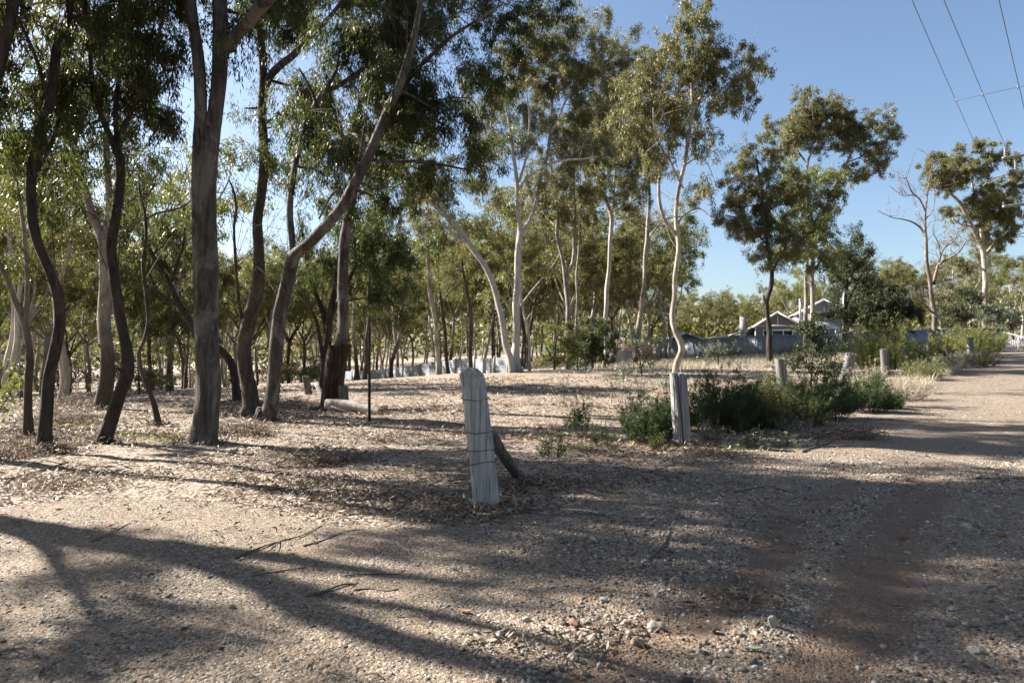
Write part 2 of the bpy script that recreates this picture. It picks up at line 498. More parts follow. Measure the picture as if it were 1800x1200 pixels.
def ground_material(name, road):
    m, nt, b = new_mat(name)
    pos = mapped(nt, (1, 1, 1))
    n_big = noise(nt, pos, .35, 4, .6)
    n_mid = noise(nt, pos, 2.2, 5, .65, .5)
    n_fine = noise(nt, pos, 45, 5, .7)
    # pebbles / leaf flecks: two sizes of cells, each cell its own colour
    def cells(scale, stretch=(1, 1, 1), rot=0.0):
        vo = N(nt, 'ShaderNodeTexVoronoi'); vo.inputs['Scale'].default_value = scale
        w = N(nt, 'ShaderNodeVectorMath', operation='ADD')
        nz = N(nt, 'ShaderNodeTexNoise'); nz.inputs['Scale'].default_value = scale * .35; nz.inputs['Detail'].default_value = 2
        nt.links.new(pos, nz.inputs['Vector'])
        sc_ = N(nt, 'ShaderNodeVectorMath', operation='SCALE'); sc_.inputs['Scale'].default_value = 1.2 / scale
        nt.links.new(nz.outputs['Color'], sc_.inputs[0])
        nt.links.new(mapped(nt, stretch, rot=(0, 0, rot)), w.inputs[0]); nt.links.new(sc_.outputs[0], w.inputs[1])
        nt.links.new(w.outputs[0], vo.inputs['Vector'])
        sep = N(nt, 'ShaderNodeSeparateColor'); nt.links.new(vo.outputs['Color'], sep.inputs[0])
        return vo.outputs['Distance'], sep.outputs[0], sep.outputs[1]
    fine = [(.3, (.58, .58, .58)), (.7, (1.25, 1.25, 1.25))]
    if road:
        soil = ramp(nt, n_mid, [(.3, (0.171, 0.116, 0.076)), (.55, (0.248, 0.175, 0.118)), (.75, (0.310, 0.228, 0.158))])
        soil = mixc(nt, ramp(nt, n_big, [(.50, (0, 0, 0)), (.66, (1, 1, 1))]), soil, (0.230, 0.138, 0.082))
        d1, r1, q1 = cells(52)
        peb = ramp(nt, r1, [(0, (0.050, 0.042, 0.034)), (.3, (0.149, 0.122, 0.093)), (.6, (0.270, 0.225, 0.174)), (.85, (0.405, 0.348, 0.281)), (.95, (0.540, 0.479, 0.403)), (1, (0.270, 0.126, 0.061))])
        mask = ramp(nt, noise(nt, pos, .8, 5, .7, .4), [(.36, (.2, .2, .2)), (.60, (.9, .9, .9))])
        gate = N(nt, 'ShaderNodeMath', operation='LESS_THAN'); nt.links.new(q1, gate.inputs[0]); nt.links.new(mask, gate.inputs[1])
        col = mixc(nt, gate.outputs[0], soil, peb)
        d2, r2, q2 = cells(120)
        peb2 = ramp(nt, r2, [(0, (0.050, 0.037, 0.029)), (.5, (0.216, 0.164, 0.118)), (.9, (0.387, 0.319, 0.243)), (1, (0.540, 0.470, 0.380))])
        col = mixc(nt, .45, col, peb2)
        at = N(nt, 'ShaderNodeAttribute', attribute_name='bare')
        bsoil = ramp(nt, noise(nt, pos, 5, 5, .65), [(.3, (.130, .084, .056)), (.55, (.190, .125, .084)), (.75, (.25, .175, .122))])
        col = mixc(nt, ramp(nt, at.outputs['Fac'], [(.2, (0, 0, 0)), (.7, (.74, .74, .74))]), col, bsoil)
        col = mixc(nt, .6, col, ramp(nt, n_fine, fine), 'MULTIPLY')
        h = N(nt, 'ShaderNodeMath', operation='MULTIPLY'); nt.links.new(d1, h.inputs[0]); nt.links.new(gate.outputs[0], h.inputs[1])
        p = bump(nt, None, h.outputs[0], .9, -.02)
        p = bump(nt, None, d2, .6, -.008, p)
        bump(nt, b, n_fine, .5, .012, p)
    else:
        soil = ramp(nt, n_mid, [(.3, (0.202, 0.154, 0.111)), (.55, (0.310, 0.249, 0.190)), (.75, (0.404, 0.336, 0.265))])
        soil = mixc(nt, ramp(nt, n_big, [(.48, (0, 0, 0)), (.62, (1, 1, 1))]), soil, (0.404, 0.328, 0.253))
        d1, r1, q1 = cells(13, (1, 2.7, 1), .6)
        d3, r3, q3 = cells(17, (2.9, 1, 1), .3)
        lit = [(0, (.048, .032, .023)), (.3, (.130, .092, .064)), (.6, (.27, .205, .152)), (.88, (.42, .345, .272)), (1, (.56, .49, .41))]
        col = mixc(nt, .52, soil, ramp(nt, r1, lit))
        gate = N(nt, 'ShaderNodeMath', operation='LESS_THAN'); nt.links.new(q3, gate.inputs[0]); gate.inputs[1].default_value = .45
        col = mixc(nt, gate.outputs[0], col, ramp(nt, r3, lit))
        col = mixc(nt, .6, col, ramp(nt, n_fine, fine), 'MULTIPLY')
        p = bump(nt, None, d1, .8, -.03)
        p = bump(nt, None, n_mid, .6, .05, p)
        bump(nt, b, n_fine, .6, .015, p)
    nt.links.new(col, b.inputs['Base Color'])
    b.inputs['Roughness'].default_value = .92
    b.inputs['Specular IOR Level'].default_value = .2
    return m


M['ground'] = ground_material('ground_litter', False)
M['road'] = ground_material('dirt_road_gravel', True)

# the track: comes in along the right, widens into a gravel apron over the whole foreground
road_px = [(-500, 960), (0, 905), (250, 880), (520, 905), (700, 935), (870, 915), (1000, 880), (1250, 815), (1420, 775), (1560, 716), (1660, 668), (1745, 628), (1790, 612)]
edge = [hit(*p)[:2] for p in road_px]
edge[-1] = np.array([41., 58.])
poly = np.array([(-14., 5.4)] + edge + [(70, 95), (82, 95), (60, 55), (34, 30), (22, 16), (20, -30), (-40, -30), (-40, 5)])


def inside(x, y, pl):
    x = np.asarray(x); y = np.asarray(y)
    r = np.zeros(x.shape, bool)
    j = len(pl) - 1
    for i in range(len(pl)):
        xi, yi = pl[i]; xj, yj = pl[j]
        c = ((yi > y) != (yj > y)) & (x < (xj - xi) * (y - yi) / (yj - yi + 1e-12) + xi)
        r ^= c
        j = i
    return r


def on_road(x, y):
    x = np.asarray(x, float); y = np.asarray(y, float)
    w = .35
    return inside(x + w * vnoise(x * 1.1, y * 1.1, 21) + .15 * vnoise(x * 4, y * 4, 22), y + w * vnoise(x * 1.1, y * 1.1, 23), poly)


b = MB(); b.grid(np.stack([GX, GY, GZ], -1))
tag(b.build('ground', M['ground'], smooth=True), kind='structure')
mask = on_road((GX[:-1, :-1] + GX[1:, 1:]) / 2, (GY[:-1, :-1] + GY[1:, 1:]) / 2)
V = np.stack([GX, GY, GZ + .004], -1).reshape(-1, 3)
ii, jj = np.nonzero(mask)
nb = GX.shape[1]
q = np.stack([ii * nb + jj, ii * nb + jj + 1, (ii + 1) * nb + jj + 1, (ii + 1) * nb + jj], -1)
used, inv = np.unique(q, return_inverse=True)
b = MB(); b.add(V[used], inv.reshape(-1, 4))


ro = b.build('dirt_road', M['road'], smooth=True)
tag(ro, kind='structure')
va = ro.data.attributes.new('bare', 'FLOAT', 'POINT')
va.data.foreach_set('value', bare_track(V[used][:, 0], V[used][:, 1]).astype(np.float32))

# ------------------------------------------------------------------ scattered stuff: gravel, leaf litter, dry grass
ICO_V = None


def ico():
    t = (1 + 5 ** .5) / 2
    v = np.array([(-1, t, 0), (1, t, 0), (-1, -t, 0), (1, -t, 0), (0, -1, t), (0, 1, t), (0, -1, -t), (0, 1, -t), (t, 0, -1), (t, 0, 1), (-t, 0, -1), (-t, 0, 1)]) / math.hypot(1, t)
    f = np.array([(0, 11, 5), (0, 5, 1), (0, 1, 7), (0, 7, 10), (0, 10, 11), (1, 5, 9), (5, 11, 4), (11, 10, 2), (10, 7, 6), (7, 1, 8), (3, 9, 4), (3, 4, 2), (3, 2, 6), (3, 6, 8), (3, 8, 9), (4, 9, 5), (2, 4, 11), (6, 2, 10), (8, 6, 7), (9, 8, 1)])
    return v, f


ICO_V, ICO_F = ico()


def stones_mesh(x, y, r, rg, sink=.25):
    n = len(x)
    v = ICO_V[None] * (1 + rg.normal(0, .17, (n, 12, 1)))
    s = np.stack([rg.uniform(.8, 1.35, n), rg.uniform(.65, 1.0, n), rg.uniform(.4, .8, n)], -1)[:, None, :] * r[:, None, None]
    v = v * s
    a = rg.uniform(0, 6.28, n); c, sn = np.cos(a)[:, None], np.sin(a)[:, None]
    vx = v[..., 0] * c - v[..., 1] * sn; vy = v[..., 0] * sn + v[..., 1] * c
    z = ground(x, y)
    out = np.stack([vx + x[:, None], vy + y[:, None], v[..., 2] + (z + r * (.55 - sink))[:, None]], -1)
    f = (ICO_F[None] + (np.arange(n) * 12)[:, None, None]).reshape(-1, 3)
    b = MB(); b.add(out.reshape(-1, 3), t=f)
    return b


def scatter(n, px0, px1, py0, py1, rg):
    """points on the ground spread evenly over a region, given by image corners on flat ground"""
    d0, d1 = F * EYE / (py1 - HOR), F * EYE / (py0 - HOR)
    d = np.sqrt(rg.uniform(d0 ** 2, d1 ** 2, n))
    x = (rg.uniform(px0, px1, n) - 900) / F * d
    return x, d


M['gravel'], nt, bs = new_mat('gravel')
g = N(nt, 'ShaderNodeNewGeometry')
c = ramp(nt, g.outputs['Random Per Island'], [(0, (.06, .05, .043)), (.25, (.125, .10, .078)), (.5, (.21, .172, .135)), (.75, (.315, .27, .222)), (.9, (.44, .40, .345)), (.955, (.55, .52, .47)), (.97, (.30, .15, .075)), (1, (.22, .10, .05))])
nz = noise(nt, mapped(nt), 60, 4, .6)
nt.links.new(mixc(nt, .6, c, ramp(nt, nz, [(.3, (.6, .6, .6)), (.7, (1.15, 1.15, 1.15))]), 'MULTIPLY'), bs.inputs['Base Color'])
bs.inputs['Roughness'].default_value = .85; bs.inputs['Specular IOR Level'].default_value = .3
bump(nt, bs, nz, .4, .004)

rg = np.random.default_rng(3)
xs, ys, rs = [], [], []
for (n, a0, a1, p0, p1, lo, hi) in ((90000, -250, 2050, 880, 1290, .003, .009), (26000, -250, 2050, 800, 1290, .007, .015), (32000, 850, 2050, 815, 1290, .007, .017), (3400, 950, 2000, 790, 1280, .013, .027), (700, -200, 1000, 790, 1280, .013, .022), (16000, 900, 2100, 690, 815, .008, .022)):
    x, y = scatter(n, a0, a1, p0, p1, rg)
    dens = .16 + .84 * np.clip(vnoise(x * .9, y * .9, 31) * 1.2 + .45 * vnoise(x * 3, y * 3, 32) + .5 * (x > .4) + .08, 0, 1)
    dens = dens * (1 - .93 * bare_track(x, y))
    k = on_road(x, y) & (rg.random(n) < dens)
    xs.append(x[k]); ys.append(y[k]); rs.append(rg.uniform(0, 1, k.sum()) ** 2 * (hi - lo) + lo)
tag(stones_mesh(np.concatenate(xs), np.concatenate(ys), np.concatenate(rs), rg).build('gravel', M['gravel']), 'loose pale and rust coloured gravel lying over the dirt road', 'gravel', kind='stuff')

M['litter'] = leaf_mat('leaf_litter', [(0, (0.040, 0.026, 0.019)), (.2, (0.110, 0.076, 0.052)), (.45, (0.211, 0.157, 0.115)), (.75, (0.326, 0.264, 0.205)), (.93, (0.466, 0.399, 0.328)), (.96, (0.282, 0.145, 0.078)), (1, (0.194, 0.093, 0.049))], (0.264, 0.187, 0.098), .12, .6, .35)


def litter(n, px0, px1, py0, py1, L, W_, rg, keep):
    x, y = scatter(n, px0, px1, py0, py1, rg)
    k = keep(x, y) > rg.random(n)
    x, y = x[k], y[k]; n = len(x)
    a = rg.uniform(0, 6.28, n)
    el = np.abs(rg.normal(0, .28, n))
    d = np.stack([np.cos(a) * np.cos(el), np.sin(a) * np.cos(el), np.sin(el) * rg.choice([-1, 1], n, p=[.3, .7])], -1)
    l = rg.uniform(.55, 1.25, n) * L
    z = ground(x, y) + .004 + np.abs(rg.normal(0, .012, n)) + np.maximum(0, -d[:, 2]) * l
    sd = np.stack([-np.sin(a), np.cos(a), rg.normal(0, .5, n)], -1); sd /= np.linalg.norm(sd, axis=1, keepdims=True)
    w = (rg.uniform(.6, 1.3, n) * W_)[:, None]
    c = np.stack([x, y, z], -1); l = l[:, None]
    up = np.array([0, 0, 1.])
    v = np.stack([c, c + d * l * .45 + sd * w / 2 + up * l * rg.uniform(0, .14, (n, 1)), c + d * l + up * l * rg.normal(0, .06, (n, 1)), c + d * l * .45 - sd * w / 2 + up * l * rg.uniform(0, .14, (n, 1))], 1)
    b = MB(); b.add(v.reshape(-1, 3), np.arange(n * 4).reshape(-1, 4)); return b


def litter_dens(x, y):
    r = on_road(x, y)
    heap = np.clip(.45 + .9 * vnoise(x * .8, y * .8, 41) + .5 * vnoise(x * 2.5, y * 2.5, 42), .08, 1)
    return np.where(r, .035 + .10 * np.clip(vnoise(x * 1.4, y * 1.4, 43) - .35, 0, 1), heap)


lb = MB()
for a in ((42000, -200, 1350, 760, 960, .085, .018), (30000, -250, 1500, 715, 800, .11, .026), (22000, -250, 1500, 676, 730, .17, .045), (9000, -200, 2000, 900, 1290, .075, .016)):
    p = litter(*a, rg, litter_dens)
    lb.add(p.v[0], p.q[0])
# heaps of leaves against the road edge and at the foot of the near post
for (px, py, rad, n) in ((640, 880, .8, 1000), (760, 905, .55, 620), (560, 850, .85, 650), (960, 850, .5, 800), (1090, 1120, .32, 120), (1010, 1155, .25, 80), (1300, 1060, .3, 120), (880, 1140, .2, 60), (120, 850, 1.2, 1200), (1250, 800, .6, 900)):
    h = hit(px, py)
    x = h[0] + rg.normal(0, rad * .55, n); y = h[1] + rg.normal(0, rad * .4, n)
    a = rg.uniform(0, 6.28, n); el = rg.normal(.1, .35, n)
    d = np.stack([np.cos(a) * np.cos(el), np.sin(a) * np.cos(el), np.sin(el)], -1)
    q_ = np.exp(-((x - h[0]) ** 2 + (y - h[1]) ** 2) / rad ** 2)
    lb.leaves(np.stack([x, y, ground(x, y) + .012 + rg.random(n) * .05 * q_], -1), d, rg.uniform(.045, .10, n), rg.uniform(.009, .018, n), rg, .2)
tag(lb.build('leaf_litter', M['litter']), 'dry curled gum leaves carpeting the ground under the trees', 'leaf litter', kind='stuff')

# fine fallen twigs under the trees
tb = MB()
x, y = scatter(2600, -250, 1400, 690, 950, rg); k = ~on_road(x, y) | (rg.random(len(x)) < .2); x, y = x[k], y[k]
a = rg.uniform(0, 6.28, len(x)); l = rg.uniform(.12, .8, len(x)) ** 1.2
A = np.stack([x, y, ground(x, y) + .012], -1)
x2, y2 = x + np.cos(a) * l, y + np.sin(a) * l
B = np.stack([x2, y2, ground(x2, y2) + .012 + rg.random(len(x)) * .12 * l], -1)
tb.twigs(A, B, rg.uniform(.003, .009, len(x)), .002, rg, .06)
tag(tb.build('twig_litter', M['twig']), 'thin grey fallen twigs strewn through the leaf litter', 'twigs', kind='stuff')


def grass(n, sampler, h, rg, mat, name, label, lean=.35, w=.006):
    x, y = sampler(n, rg)
    n = len(x)
    hh = rg.uniform(.45, 1.2, n) * h
    d = np.stack([rg.normal(0, lean, n), rg.normal(0, lean, n), np.ones(n)], -1)
    b = MB(); b.leaves(np.stack([x, y, ground(x, y) - .01], -1), d, hh, w * rg.uniform(.7, 1.4, n), rg, .22)
    return tag(b.build(name, mat), label, 'grass', kind='stuff')


def paddock(n, rg):
    # the sunny bank between the clearing and the blue fence, and the road verge
    d = rg.uniform(30, 62, n); px = rg.uniform(1000, 1560, n)
    x = (px - 900) / F * d
    dens = np.clip((d - 30) / 22, 0, 1) * np.clip((px - 1000) / 130, 0, 1)
    k = (rg.random(n) < dens * (.4 + .6 * np.clip(.5 + vnoise(x * .5, d * .5, 51), 0, 1))) & ~on_road(x, d)
    return x[k], d[k]


grass(60000, paddock, .34, rg, M['straw'], 'dry_grass', 'pale bleached dry grass on the sunny bank before the blue fence', w=.02)


def verge(n, rg):
    t = rg.uniform(0, 1, n); d = 20 + 32 * t
    ex = np.interp(d, [e[1] for e in edge[7:]], [e[0] for e in edge[7:]])
    x = ex - np.abs(rg.normal(0, 1.0, n)) - .1
    k = rg.random(n) < np.clip(.6 + .8 * vnoise(x * .6, d * .6, 52), 0, 1)
    return x[k], d[k]


grass(11000, verge, .42, rg, M['straw'], 'weedy_grass', 'straggling straw coloured grass and weeds along the edge of the road', lean=.4, w=.014)


def tufts(n, rg):
    cs = [hit(*p) for p in ((130, 750), (260, 770), (230, 765), (300, 772), (1020, 790), (1300, 785), (60, 790))]
    i = rg.integers(0, len(cs), n); c = np.array(cs)[i]
    return c[:, 0] + rg.normal(0, .28, n), c[:, 1] + rg.normal(0, .3, n)


grass(1500, tufts, .10, rg, M['leaf_lime'], 'green_grass', 'small low tufts of fresh green grass between the leaf litter', lean=.7, w=.008)
# ------------------------------------------------------------------ tree builder
def resample_radius(poly): return poly


def grow(root, stems, blobs, bark, leafm, base, leaf=(.12, .02), lai=2.0, rs=.30, droop=.9, seed=1, sides=10, lump=.10, branch_r=.02, twig_r=.006, hang=.35, extra_limbs=True, twiggy=0, roots=False, flare=1.35, maxleaf=60000):
    """stems: arrays of (x, y, z, radius); blobs: (x, y, z, rx, ry, rz, density). World coordinates; meshes are stored relative to base."""
    rg = np.random.default_rng(seed)
    base = np.asarray(base, float)
    wood = MB()
    pts_all = []; rad_all = []
    for si, s in enumerate(stems):
        s = smooth_line(s, (.13 if s[0][1] < 24 else .22) if s[0][1] < 60 else .5)
        xyz = s[:, :3].copy(); r = np.maximum(s[:, 3], .004)
        ln = np.concatenate([[0], np.cumsum(np.linalg.norm(np.diff(xyz, axis=0), axis=1))])
        wob = np.stack([np.sin(ln * 2.3 + seed + si), np.sin(ln * 1.7 + 2 * seed + si)], -1) * np.minimum(r, .08)[:, None] * .30
        xyz[:, 0] += wob[:, 0]; xyz[:, 1] += wob[:, 1]
        if si == 0:
            r = r * (1 + (flare - 1) * np.exp(-np.maximum(xyz[:, 2] - base[2], 0) / .22))
        wood.tube(xyz - base, r, sides if si == 0 else max(6, sides - 2), lump, seed * 7 + si)
        pts_all.append(xyz); rad_all.append(r)
        if roots and si == 0:
            r0 = s[min(2, len(s) - 1), 3]
            nr = int(rg.integers(5, 8)); a0 = rg.uniform(0, 6.28)
            for k in range(nr):
                a = a0 + k * 6.28 / nr + rg.normal(0, .25); L_ = r0 * rg.uniform(1.2, 1.8)
                ca, sa = math.cos(a), math.sin(a)
                q = np.array([(base[0] + ca * r0 * .45, base[1] + sa * r0 * .45, base[2] + r0 * rg.uniform(.9, 1.7), r0 * .40), (base[0] + ca * r0 * .9, base[1] + sa * r0 * .9, base[2] + r0 * .55, r0 * .36), (base[0] + ca * L_, base[1] + sa * L_, base[2] - .02, r0 * .22), (base[0] + ca * L_ * 1.4, base[1] + sa * L_ * 1.4, base[2] - .12, r0 * .08)])
                q = smooth_line(q, .05); wood.tube(q[:, :3] - base, q[:, 3], 8, .08, seed + k)
        if roots:
            for k in range(int(rg.integers(2, 6))):
                i_ = int(rg.integers(len(xyz) // 8, max(len(xyz) // 8 + 1, len(xyz) * 3 // 4)))
                if r[i_] < .03: continue
                a = rg.uniform(0, 6.28); dv = np.array([math.cos(a), math.sin(a), rg.uniform(.1, .9)]); dv /= np.linalg.norm(dv)
                l_ = r[i_] * rg.uniform(.4, 1.3); rs_ = r[i_] * rg.uniform(.16, .38)
                wood.tube(np.array([xyz[i_], xyz[i_] + dv * (r[i_] + l_ * .3), xyz[i_] + dv * (r[i_] + l_) + rg.normal(0, .02, 3)]) - base, [rs_ * 1.5, rs_, rs_ * .75], 7, .15, seed + k)
    AP = np.concatenate(pts_all); AR = np.concatenate(rad_all)
    lc = []; ld = []; ll = []; lw = []
    tA = []; tB = []; tr = []
    LA = leaf[0] * leaf[1] * .55
    for bi, bl in enumerate(blobs):
        c = np.array(bl[:3]); r = np.array(bl[3:6]); dens = bl[6] if len(bl) > 6 else 1.0
        # limb from the nearest suitable point of the wood
        dv = AP - c
        dist = np.linalg.norm(dv * np.array([1, 1, .8]), axis=1) + np.where(dv[:, 2] > r[2] * .2, (dv[:, 2] - r[2] * .2) * 1.5, 0)
        k = int(np.argmin(dist))
        a = AP[k]; br = float(np.clip(AR[k] * .45, branch_r * .6, branch_r * 2.6))
        L = np.linalg.norm(c - a)
        if L > .15:
            mid = a * .5 + c * .5 + rg.normal(0, .09, 3) * L + np.array([0, 0, .06 * L])
            q1 = a * .78 + mid * .22 + rg.normal(0, .03, 3) * L
            limb = smooth_line(np.array([(*a, br), (*((a + mid) / 2 + rg.normal(0, .05, 3) * L), br * .85), (*mid, br * .7), (*c, br * .4)]), max(.12, L / 10))
            wood.tube(limb[:, :3] - base, limb[:, 3], 6, .05, seed + bi)
            src = limb[len(limb) // 2:, :3]
        else:
            src = np.array([a, c])
        area = math.pi * r[0] * r[2]
        ns = max(3, int(area / (math.pi * rs * rs) * 1.25))
        u = rg.normal(0, 1, (ns, 3)); u /= np.linalg.norm(u, axis=1, keepdims=True)
        u *= (rg.uniform(.12, 1, (ns, 1)) ** .5)
        u[:, 2] = np.where(u[:, 2] < -.5, u[:, 2] * .8, u[:, 2])
        S = c + u * r
        o = src[rg.integers(0, len(src), ns)]
        tA.append(o); tB.append(S); tr.append(np.full(ns, twig_r))
        nl = int(min(maxleaf, area * lai * dens / LA))
        per = rg.multinomial(nl, rg.dirichlet(np.full(ns, 2.2)))
        si_ = np.repeat(np.arange(ns), per)
        n = len(si_)
        # sprigs: leaves strung along short hanging shoots
        nsp = 5
        so = rg.normal(0, rs * .55, (ns, nsp, 3)); so[..., 2] *= .8
        sd = rg.normal(0, .55, (ns, nsp, 3)); sd[..., 2] -= droop * .8
        sd /= np.linalg.norm(sd, axis=-1, keepdims=True)
        j = rg.integers(0, nsp, n); t = rg.random((n, 1))
        pos = S[si_] + so[si_, j] + sd[si_, j] * t * hang + rg.normal(0, rs * .20, (n, 3))
        dr = rg.normal(0, .5, (n, 3)) + sd[si_, j] * .5; dr[:, 2] -= droop
        lc.append(pos); ld.append(dr)
        ll.append(leaf[0] * rg.uniform(.6, 1.25, n)); lw.append(leaf[1] * rg.uniform(.6, 1.25, n))
        # the shoots themselves
        kk = rg.random(ns) < .7
        tA.append(S[kk]); tB.append(S[kk] + so[kk, 0] + sd[kk, 0] * hang * .8); tr.append(np.full(kk.sum(), twig_r * .5))
    if twiggy:
        hi = np.nonzero((AR < .16) & (AP[:, 2] > base[2] + 2.2))[0]
        k = hi[rg.integers(0, len(hi), twiggy)]
        dv = rg.normal(0, .6, (twiggy, 3)); dv[:, 2] = np.abs(dv[:, 2]) + .3
        ln_ = rg.uniform(.5, 1.6, twiggy)
        B1 = AP[k] + dv * ln_[:, None]
        wood.twigs(AP[k] - base, B1 - base, twig_r * 1.7, twig_r * .8, rg, .12)
        m2 = np.repeat(np.arange(twiggy), 3)
        t2 = rg.uniform(.3, 1, (len(m2), 1)); S2 = AP[k][m2] * (1 - t2) + B1[m2] * t2
        d2 = rg.normal(0, .5, (len(m2), 3)); d2[:, 2] += .4
        wood.twigs(S2 - base, S2 + d2 * .6 - base, twig_r * .9, twig_r * .5, rg, .12)
    if tA:
        A = np.concatenate(tA) - base; B = np.concatenate(tB) - base; rr = np.concatenate(tr)
        wood.twigs(A, B, rr, rr * .45, rg)
    trunk = wood.build('trunk', M[bark], root, smooth=True)
    if lc:
        cr = MB(); cr.leaves(np.concatenate(lc) - base, np.concatenate(ld), np.concatenate(ll), np.concatenate(lw), rg)
        cr.build('crown', M[leafm], root)
    return trunk


def hero(name, label, stems, blobs, d=None, bark='bark_grey', leafm='leaf_gum', cat='tree', seed=1, group=None, spread=.55, dd=None, slim=.86, **kw):
    """stems and foliage traced as (column, row, width) in the photograph and set at the tree's own distance d; limbs and clumps
    also reach towards and away from the viewer."""
    rg = np.random.default_rng(seed * 13 + 5)
    bp = stems[0][0]
    if d is None:
        h = hit(bp[0], bp[1]); d = h[1]
    X0 = (bp[0] - 900) / F * d
    gz = g1(X0, d)
    base = np.array([X0, d, gz])
    S = []
    for si, s in enumerate(stems):
        n = len(s)
        off = 0 if si == 0 else (rg.uniform(-1, 1) * .07 * d * spread * 2)
        if dd and si in dd: off = dd[si]
        pts = []
        for i, p in enumerate(s):
            t = i / max(1, n - 1)
            dep = d + off * t ** 1.2
            w = P(p[0], p[1], dep)
            pts.append((*w, p[2] * slim / 2 / F * d))
        S.append(np.array(pts))
    # bring the foot exactly onto the ground
    dz = gz - S[0][0][2]
    if abs(dz) > .01:
        S[0][:, 2] += dz * np.clip(1 - np.arange(len(S[0])) / max(1, len(S[0]) - 1), 0, 1)
    S[0] = np.vstack([[S[0][0][0], S[0][0][1], gz - .3, S[0][0][3] * 1.15], S[0]])
    S[0][1, 2] = gz
    B = []
    for bl in blobs:
        px, py, rx, ry = bl[0], bl[1], bl[2] * (1.24 if d > 44 else 1.14), bl[3] * (1.24 if d > 44 else 1.14)
        dens = bl[4] if len(bl) > 4 else 1.0
        w = P(px, py, d)
        r = rx / F * d, (rx + ry) / 2 / F * d, ry / F * d
        off = rg.uniform(-.4, 1) * spread * max(1.0, r[0]) * 1.5
        if len(bl) > 5: off = bl[5]
        w = P(px, py, d + off)
        B.append((*w, *r, dens))
    root = thing(name, label, cat, tuple(base), group)
    if d < 30 and cat == 'tree': kw.setdefault('roots', True); FEET.append((base[0], base[1], S[0][2][3]))
    grow(root, S, B, bark, leafm, base, seed=seed, **kw)
    return root


FEET = []
NEAR = dict(leaf=(.12, .0215), lai=3.1, rs=.26, droop=1.0, hang=.42, branch_r=.022, twig_r=.005, sides=16)
MID = dict(leaf=(.155, .035), lai=2.3, rs=.42, droop=.8, hang=.45, branch_r=.035, twig_r=.010)
FAR = dict(leaf=(.22, .060), lai=2.4, rs=.55, droop=.6, hang=.5, branch_r=.05, twig_r=.014, sides=8)

# ------------------------------------------------------------------ near dark trees on the left
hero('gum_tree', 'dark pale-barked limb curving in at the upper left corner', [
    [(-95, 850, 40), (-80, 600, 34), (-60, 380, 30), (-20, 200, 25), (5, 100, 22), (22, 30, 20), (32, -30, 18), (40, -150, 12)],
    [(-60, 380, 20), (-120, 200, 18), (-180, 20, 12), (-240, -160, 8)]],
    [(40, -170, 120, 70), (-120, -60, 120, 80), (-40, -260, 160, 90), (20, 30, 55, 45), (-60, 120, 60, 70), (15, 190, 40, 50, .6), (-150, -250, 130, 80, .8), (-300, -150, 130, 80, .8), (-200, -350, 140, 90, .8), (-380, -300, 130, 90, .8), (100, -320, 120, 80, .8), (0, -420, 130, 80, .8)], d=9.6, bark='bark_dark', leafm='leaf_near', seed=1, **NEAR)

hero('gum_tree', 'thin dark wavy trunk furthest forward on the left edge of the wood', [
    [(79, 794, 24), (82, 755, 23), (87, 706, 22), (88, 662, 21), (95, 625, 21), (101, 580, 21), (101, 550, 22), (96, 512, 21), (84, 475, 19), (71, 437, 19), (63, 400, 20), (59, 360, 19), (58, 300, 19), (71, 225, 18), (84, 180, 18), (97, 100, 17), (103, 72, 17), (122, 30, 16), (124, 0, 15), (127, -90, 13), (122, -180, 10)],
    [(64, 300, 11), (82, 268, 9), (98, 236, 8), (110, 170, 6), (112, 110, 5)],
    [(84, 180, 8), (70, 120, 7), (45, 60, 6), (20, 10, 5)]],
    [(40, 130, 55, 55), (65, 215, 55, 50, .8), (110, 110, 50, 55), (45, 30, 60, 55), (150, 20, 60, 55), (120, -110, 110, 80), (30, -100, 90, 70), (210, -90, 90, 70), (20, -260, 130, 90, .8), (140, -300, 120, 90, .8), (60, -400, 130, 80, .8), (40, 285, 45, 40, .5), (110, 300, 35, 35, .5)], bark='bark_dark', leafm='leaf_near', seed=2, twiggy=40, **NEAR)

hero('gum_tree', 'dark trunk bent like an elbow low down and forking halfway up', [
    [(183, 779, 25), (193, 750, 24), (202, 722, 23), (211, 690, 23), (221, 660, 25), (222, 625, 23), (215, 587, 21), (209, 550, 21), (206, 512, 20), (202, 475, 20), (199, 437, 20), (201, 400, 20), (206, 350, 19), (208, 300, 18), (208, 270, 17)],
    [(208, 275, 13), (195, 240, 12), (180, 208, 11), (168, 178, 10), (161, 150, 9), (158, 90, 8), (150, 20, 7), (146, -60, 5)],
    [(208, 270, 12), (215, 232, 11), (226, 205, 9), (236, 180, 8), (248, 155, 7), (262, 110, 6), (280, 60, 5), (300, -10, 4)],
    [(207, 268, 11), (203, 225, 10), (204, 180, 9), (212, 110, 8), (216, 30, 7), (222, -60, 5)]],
    [(165, 60, 70, 50), (250, 80, 65, 50), (300, 110, 42, 50), (140, 165, 48, 50), (235, 165, 50, 45), (205, 10, 70, 50), (290, 30, 60, 50), (120, 240, 40, 45, .7), (185, 120, 55, 50), (265, 205, 36, 38, .7), (180, -90, 110, 70), (290, -110, 100, 70), (165, 225, 35, 35, .6), (300, 165, 28, 45, .7)], bark='bark_dark', leafm='leaf_near', seed=3, twiggy=60, **NEAR)

